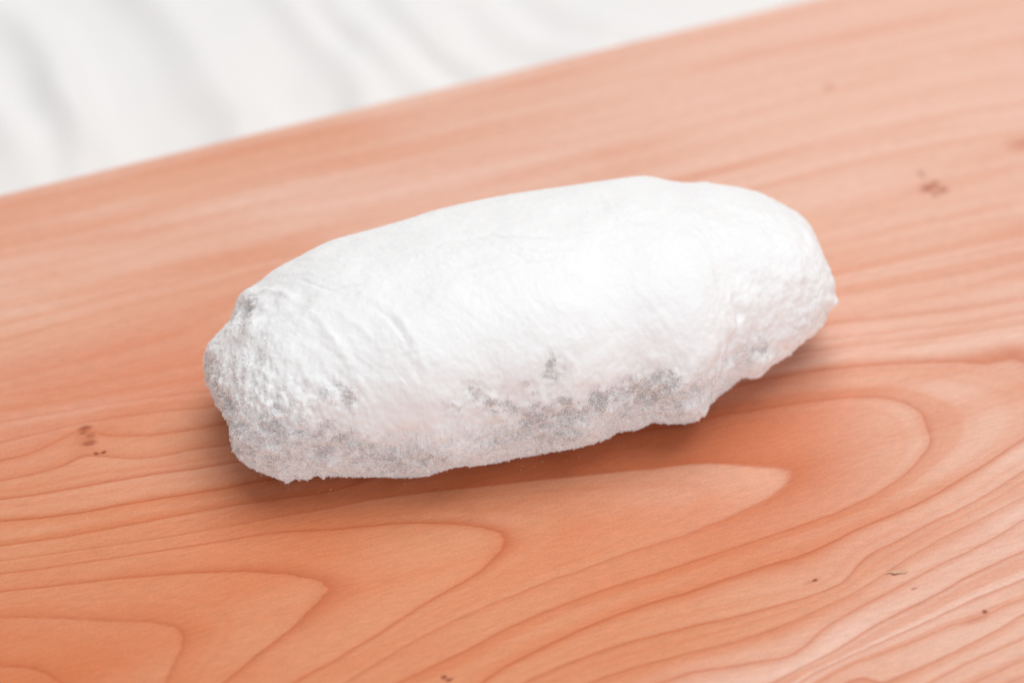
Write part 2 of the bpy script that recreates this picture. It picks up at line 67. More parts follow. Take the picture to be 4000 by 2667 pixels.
RIDGE = [([(-58.1,-22.8,30.7),(-56.8,-23.0,31.7),(-55.8,-23.3,32.4),(-55.0,-23.1,33.0),(-53.8,-23.2,33.8),(-52.8,-24.4,34.4),(-51.6,-25.1,35.0),(-50.5,-26.0,35.6),(-49.2,-27.0,36.1),(-48.0,-28.1,36.6),(-47.1,-29.0,36.9),(-45.8,-30.1,37.2),(-44.8,-31.3,37.5)],0.91,0.55),([(-53.9,-35.8,32.5),(-53.0,-35.8,33.0),(-52.1,-35.8,33.5),(-50.8,-36.1,34.1),(-50.0,-35.8,34.5),(-48.7,-36.1,35.0),(-47.8,-36.2,35.4),(-46.8,-36.2,35.7),(-45.5,-36.6,36.1),(-44.6,-36.7,36.4)],1.01,0.35),([(-45.3,-24.2,37.8),(-44.1,-25.3,38.3),(-43.2,-26.2,38.5),(-42.0,-27.2,38.9),(-40.7,-28.4,39.1),(-39.5,-29.2,39.4),(-38.7,-29.9,39.5),(-37.4,-30.0,39.8),(-36.2,-30.2,40.0),(-35.4,-30.0,40.2),(-34.2,-29.7,40.4),(-33.0,-29.9,40.6),(-32.1,-29.7,40.8),(-31.0,-29.5,41.0)],0.5,-0.3),([(-32.7,-30.7,40.6),(-31.9,-31.4,40.6),(-31.0,-32.4,40.6),(-29.7,-33.4,40.5),(-28.9,-34.0,40.5),(-28.0,-35.0,40.4),(-27.2,-35.6,40.3),(-26.0,-36.5,40.2),(-25.2,-37.1,40.0),(-24.6,-38.1,39.8),(-23.7,-39.0,39.5),(-23.1,-39.9,39.1),(-22.5,-40.7,38.8),(-21.9,-41.9,38.2),(-21.3,-42.7,37.8),(-20.6,-43.1,37.5),(-20.0,-43.9,37.0),(-19.4,-44.9,36.3),(-19.2,-45.6,35.7),(-18.6,-46.3,35.1),(-18.4,-47.2,34.2),(-18.2,-47.8,33.5),(-17.7,-48.3,32.8)],0.81,0.3),([(-30.6,-34.3,40.2),(-30.0,-35.3,40.0),(-29.1,-36.2,39.9),(-28.2,-37.2,39.7),(-27.3,-38.1,39.5),(-26.5,-38.6,39.4),(-25.6,-39.5,39.1),(-24.8,-40.4,38.8),(-24.2,-41.2,38.4),(-23.6,-42.0,38.0),(-23.1,-42.9,37.5),(-22.5,-43.6,37.1),(-22.0,-44.4,36.6),(-21.4,-45.1,36.0)],0.61,-0.25),([(-38.1,-34.3,38.9),(-37.2,-35.2,38.9),(-36.4,-36.1,38.9),(-35.5,-37.0,38.8),(-34.6,-37.9,38.6),(-33.7,-38.7,38.5),(-32.9,-39.5,38.3),(-32.1,-40.0,38.2),(-31.2,-40.8,37.9),(-30.7,-41.6,37.6),(-30.0,-42.7,37.0),(-29.5,-43.5,36.6),(-28.9,-44.2,36.2),(-28.4,-44.9,35.7),(-27.9,-45.6,35.2),(-27.3,-46.3,34.6),(-26.8,-47.0,34.1)],0.91,0.28),([(-41.9,-35.6,37.6),(-40.9,-36.8,37.6),(-40.2,-38.0,37.4),(-39.7,-38.9,37.2),(-38.7,-40.0,37.0),(-38.1,-40.8,36.8),(-37.2,-41.8,36.5),(-36.6,-42.6,36.2),(-36.1,-43.4,35.9),(-35.5,-44.4,35.3),(-34.9,-45.1,34.9),(-34.3,-46.0,34.3),(-33.8,-46.6,33.9),(-33.3,-47.5,33.2),(-32.8,-48.1,32.6),(-32.2,-48.8,31.8),(-31.8,-49.3,31.2),(-31.3,-49.8,30.6)],0.91,0.25),([(-12.6,-18.5,43.4),(-11.6,-18.1,43.5),(-10.6,-18.4,43.5),(-9.5,-18.0,43.6),(-8.2,-18.2,43.7),(-7.1,-17.9,43.7),(-6.0,-17.6,43.8),(-4.9,-17.3,43.8),(-3.9,-17.6,43.9),(-2.6,-17.9,43.9),(-1.6,-18.4,43.9),(-0.5,-18.1,44.0),(0.5,-18.4,44.0),(1.8,-18.6,44.0),(2.9,-18.2,44.0),(3.9,-18.5,44.0),(5.1,-18.6,44.0),(6.2,-18.2,44.0),(7.4,-18.3,43.9),(8.5,-17.9,43.9),(9.4,-18.0,43.8),(10.6,-18.1,43.8)],0.61,-0.32),([(-4.2,-19.6,43.8),(-3.3,-20.5,43.8),(-2.4,-21.3,43.8),(-1.3,-22.0,43.8),(-0.3,-22.2,43.8),(0.5,-22.9,43.7),(1.6,-23.5,43.7),(2.7,-23.2,43.7),(3.7,-23.4,43.6),(4.9,-23.5,43.6),(5.8,-23.6,43.5),(7.0,-23.7,43.5),(7.9,-23.4,43.5),(8.9,-23.0,43.4),(10.1,-22.9,43.4),(11.2,-22.5,43.3),(12.1,-22.6,43.2),(13.2,-22.1,43.2),(14.3,-22.0,43.1)],0.61,0.35),([(-3.4,-22.0,43.7),(-2.3,-22.7,43.7),(-1.4,-23.4,43.7),(-0.5,-23.6,43.6),(0.6,-24.2,43.6),(1.4,-24.9,43.5),(2.5,-25.5,43.4),(3.6,-25.2,43.4),(4.6,-25.3,43.3),(5.7,-25.0,43.3),(6.6,-25.1,43.3),(7.7,-24.7,43.3)],0.5,-0.32),([(-20.1,-21.6,42.7),(-18.9,-22.3,42.8),(-18.2,-22.8,42.9),(-17.0,-23.7,43.0),(-16.0,-23.9,43.0),(-15.2,-24.7,43.0),(-14.1,-25.3,43.1),(-13.0,-25.9,43.1),(-12.1,-26.5,43.1),(-11.1,-27.1,43.0),(-10.0,-27.6,43.0),(-9.2,-28.2,42.9),(-8.1,-28.7,42.8),(-7.1,-29.2,42.7),(-6.0,-29.7,42.6),(-5.2,-30.3,42.5)],0.71,0.22),([(-27.7,-16.6,41.4),(-26.6,-17.2,41.7),(-25.4,-18.1,41.9),(-24.3,-18.6,42.1),(-23.2,-19.2,42.3),(-22.1,-19.8,42.5),(-21.2,-19.9,42.6),(-20.1,-20.6,42.7),(-18.9,-20.7,42.9),(-17.9,-20.9,42.9),(-16.8,-20.5,43.0),(-15.8,-20.7,43.1),(-14.6,-20.9,43.2),(-13.5,-20.5,43.3)],0.61,0.2),([(-44.9,-15.4,36.9),(-43.9,-16.6,37.6),(-42.7,-17.5,38.2),(-41.5,-18.5,38.8),(-40.3,-19.2,39.2),(-39.2,-20.0,39.6),(-38.1,-20.5,39.9),(-37.1,-21.0,40.1),(-36.0,-21.5,40.4),(-34.9,-21.2,40.6),(-33.9,-21.4,40.8),(-32.7,-21.5,41.0),(-31.7,-21.8,41.2),(-30.6,-21.5,41.3),(-29.6,-21.7,41.5),(-28.5,-21.5,41.7),(-27.5,-21.7,41.8)],0.61,0.22),([(-49.5,-18.0,35.3),(-48.5,-19.1,36.1),(-47.2,-20.2,36.8),(-46.0,-21.1,37.4),(-44.9,-21.7,37.9),(-43.8,-22.4,38.4),(-42.8,-22.8,38.7),(-41.6,-23.6,39.1),(-40.3,-24.0,39.5),(-39.4,-24.1,39.7),(-38.4,-24.3,39.9),(-37.2,-24.4,40.2),(-36.2,-24.6,40.4),(-35.1,-24.3,40.6),(-34.1,-24.5,40.8),(-33.0,-24.3,41.0)],0.61,0.22),([(48.3,-23.2,30.9),(48.5,-23.8,30.0),(48.9,-24.1,28.9),(49.1,-24.6,27.9),(49.5,-24.8,26.8),(49.3,-25.3,26.0),(49.2,-25.9,24.9),(49.1,-26.4,24.0),(48.9,-26.8,22.8),(48.7,-27.2,21.9),(48.8,-27.4,20.6),(49.0,-27.2,19.1),(49.0,-27.2,17.8),(49.7,-26.5,15.5),(49.9,-26.2,14.0),(50.3,-25.5,11.8)],1.01,-0.7),([(52.4,-20.1,29.9),(52.6,-20.6,29.0),(53.0,-21.0,28.0),(53.2,-21.4,27.0),(53.6,-21.8,25.6),(53.9,-21.9,24.5),(54.3,-22.0,23.4),(54.3,-22.3,22.2),(54.7,-22.3,20.7),(54.9,-22.2,19.4),(55.2,-22.1,17.9),(55.7,-21.8,16.2)],0.91,0.45),([(57.6,-18.3,27.0),(57.7,-18.7,26.1),(58.1,-19.0,24.8),(58.2,-19.3,23.8),(58.5,-19.4,22.4),(58.6,-19.6,21.3),(58.9,-19.6,19.8),(59.2,-19.5,18.6),(59.7,-19.2,16.7),(59.9,-19.0,15.5),(60.4,-18.6,13.6)],0.71,-0.3),([(45.3,-25.9,32.1),(45.3,-26.8,31.2),(45.5,-27.2,30.5),(45.4,-28.1,29.5),(45.5,-28.5,28.6),(45.7,-28.9,27.5),(45.8,-29.3,26.4),(45.7,-29.9,25.5),(45.8,-30.2,24.3),(45.6,-30.6,23.3),(45.3,-31.3,22.4),(45.1,-31.6,21.4),(44.9,-31.9,20.3),(44.9,-32.0,18.7),(44.9,-32.0,17.3)],1.11,0.35),([(29.9,-31.1,36.5),(30.7,-31.7,35.8),(31.2,-32.3,35.1),(32.0,-32.9,34.4),(32.4,-33.4,33.6),(33.2,-33.8,32.9),(33.9,-34.3,32.1),(34.6,-34.6,31.2),(35.3,-34.9,30.4),(35.8,-35.3,29.5),(36.5,-35.6,28.3),(36.9,-35.9,27.4),(37.5,-36.1,26.1),(37.9,-36.3,25.1),(38.5,-36.3,23.7),(39.1,-36.3,22.6),(39.6,-36.2,21.1)],1.21,0.2),([(12.1,6.1,39.8),(13.1,4.0,40.8),(14.0,2.9,41.4),(15.2,2.2,41.7),(16.1,1.3,42.0),(17.2,0.5,42.3),(18.1,-0.4,42.5),(19.2,-1.0,42.7),(20.0,-2.4,42.9),(20.5,-4.0,43.1),(21.3,-5.6,43.3),(21.7,-6.9,43.4),(22.5,-8.3,43.4),(23.1,-10.1,43.4)],0.81,0.2),([(64.7,-11.6,27.7),(65.1,-12.0,26.7),(65.3,-12.6,25.8),(65.5,-13.1,24.9),(65.9,-13.4,23.6),(66.0,-13.7,22.5),(65.6,-14.4,21.5),(65.4,-14.7,20.6),(65.0,-15.2,19.7)],0.61,-0.35),([(62.7,-12.0,29.3),(62.7,-12.7,28.7),(62.8,-13.3,28.0),(63.0,-13.9,27.1),(63.2,-14.3,26.3),(63.6,-14.6,25.4)],0.61,0.3)]
THIN = [(-57.5,-27.3,31.3,2.4,0.9),(-57.2,-30.3,31.4,2.2,0.6),(-65.0,-30.3,21.1,2.0,0.7),(-64.3,-34.4,20.7,1.6,0.8),(-62.5,-39.7,21.0,2.4,0.8),(-54.9,-42.9,29.3,1.8,0.7),(-56.6,-43.3,27.7,2.5,0.4),(-60.5,-45.0,20.1,3.0,0.8),(-52.6,-50.0,25.2,4.0,0.6),(-48.8,-51.5,25.2,4.5,0.7),(-44.1,-52.1,25.3,4.5,0.6),(-37.8,-51.2,28.0,4.0,0.7),(-34.1,-51.5,27.8,1.8,0.9),(-50.6,-53.2,20.8,4.5,0.9),(-45.3,-54.0,19.6,5.0,0.7),(-39.6,-53.8,20.7,4.5,0.7),(-35.7,-53.9,19.5,2.5,0.9),(-39.8,-54.1,15.3,2.2,1.0),(-49.1,-54.2,14.4,4.0,0.8),(-54.7,-52.6,14.5,3.0,0.8),(-56.5,-50.7,19.1,2.6,0.7),(-44.6,-54.2,12.4,3.5,0.6),(-32.7,-53.9,16.0,3.5,0.8),(-30.1,-53.6,13.0,4.5,0.8),(-24.6,-52.9,11.2,4.5,0.9),(-25.7,-51.4,6.6,3.0,0.7),(-18.1,-52.6,11.4,4.0,0.8),(-19.7,-53.1,15.1,2.5,0.6),(-16.4,-52.3,10.6,4.5,0.7),(-11.7,-51.0,9.4,3.0,0.6),(-7.7,-49.5,27.8,1.6,0.8),(-7.0,-49.8,26.3,1.6,0.7),(-12.2,-51.4,25.7,1.5,0.7),(-10.4,-51.2,24.5,1.4,0.8),(-4.1,-49.4,24.8,3.0,0.75),(-1.6,-48.9,23.5,2.2,0.85),(0.4,-48.6,21.4,1.8,0.7),(3.5,-46.8,27.4,1.4,0.8),(8.9,-44.2,30.9,1.4,1.0),(8.9,-45.2,28.8,1.6,1.0),(10.5,-44.5,29.4,1.8,0.6),(5.1,-47.1,25.1,1.4,0.7),(11.4,-46.2,22.0,2.2,0.8),(5.8,-47.6,18.9,4.5,0.9),(10.6,-46.5,16.4,5.5,0.85),(14.1,-45.4,18.0,3.5,0.85),(2.1,-48.2,15.5,4.0,0.8),(-2.3,-49.4,15.4,5.0,0.7),(-7.0,-50.8,16.6,5.0,0.5),(7.9,-46.6,11.7,4.5,0.8),(12.6,-45.3,11.7,3.5,0.8),(18.8,-43.3,20.3,3.0,1.0),(21.7,-41.8,20.3,2.5,0.9),(25.6,-40.0,20.6,3.0,0.9),(30.2,-38.5,21.7,2.6,0.9),(33.9,-37.8,22.0,2.4,0.9),(28.5,-39.0,17.2,4.5,0.85),(34.2,-37.9,17.8,5.0,0.85),(38.9,-36.6,17.7,3.5,0.7),(37.1,-36.6,11.5,4.0,0.55),(30.6,-37.9,11.3,4.0,0.6),(24.7,-40.2,14.7,4.0,0.8),(43.6,-33.4,18.8,2.2,0.5),(50.8,-25.3,19.3,2.2,0.7),(54.0,-22.9,17.5,2.8,0.8),(56.3,-20.9,11.7,2.4,0.6),(52.0,-24.3,14.6,2.4,0.6),(59.9,-19.0,17.8,2.0,0.3),(65.9,-12.4,25.3,1.6,0.3),(66.9,-12.8,22.5,2.0,0.3),(64.0,-16.1,19.0,2.6,0.4),(-0.6,-48.3,11.3,4.0,0.5),(21.9,-40.9,10.8,2.5,0.6)]
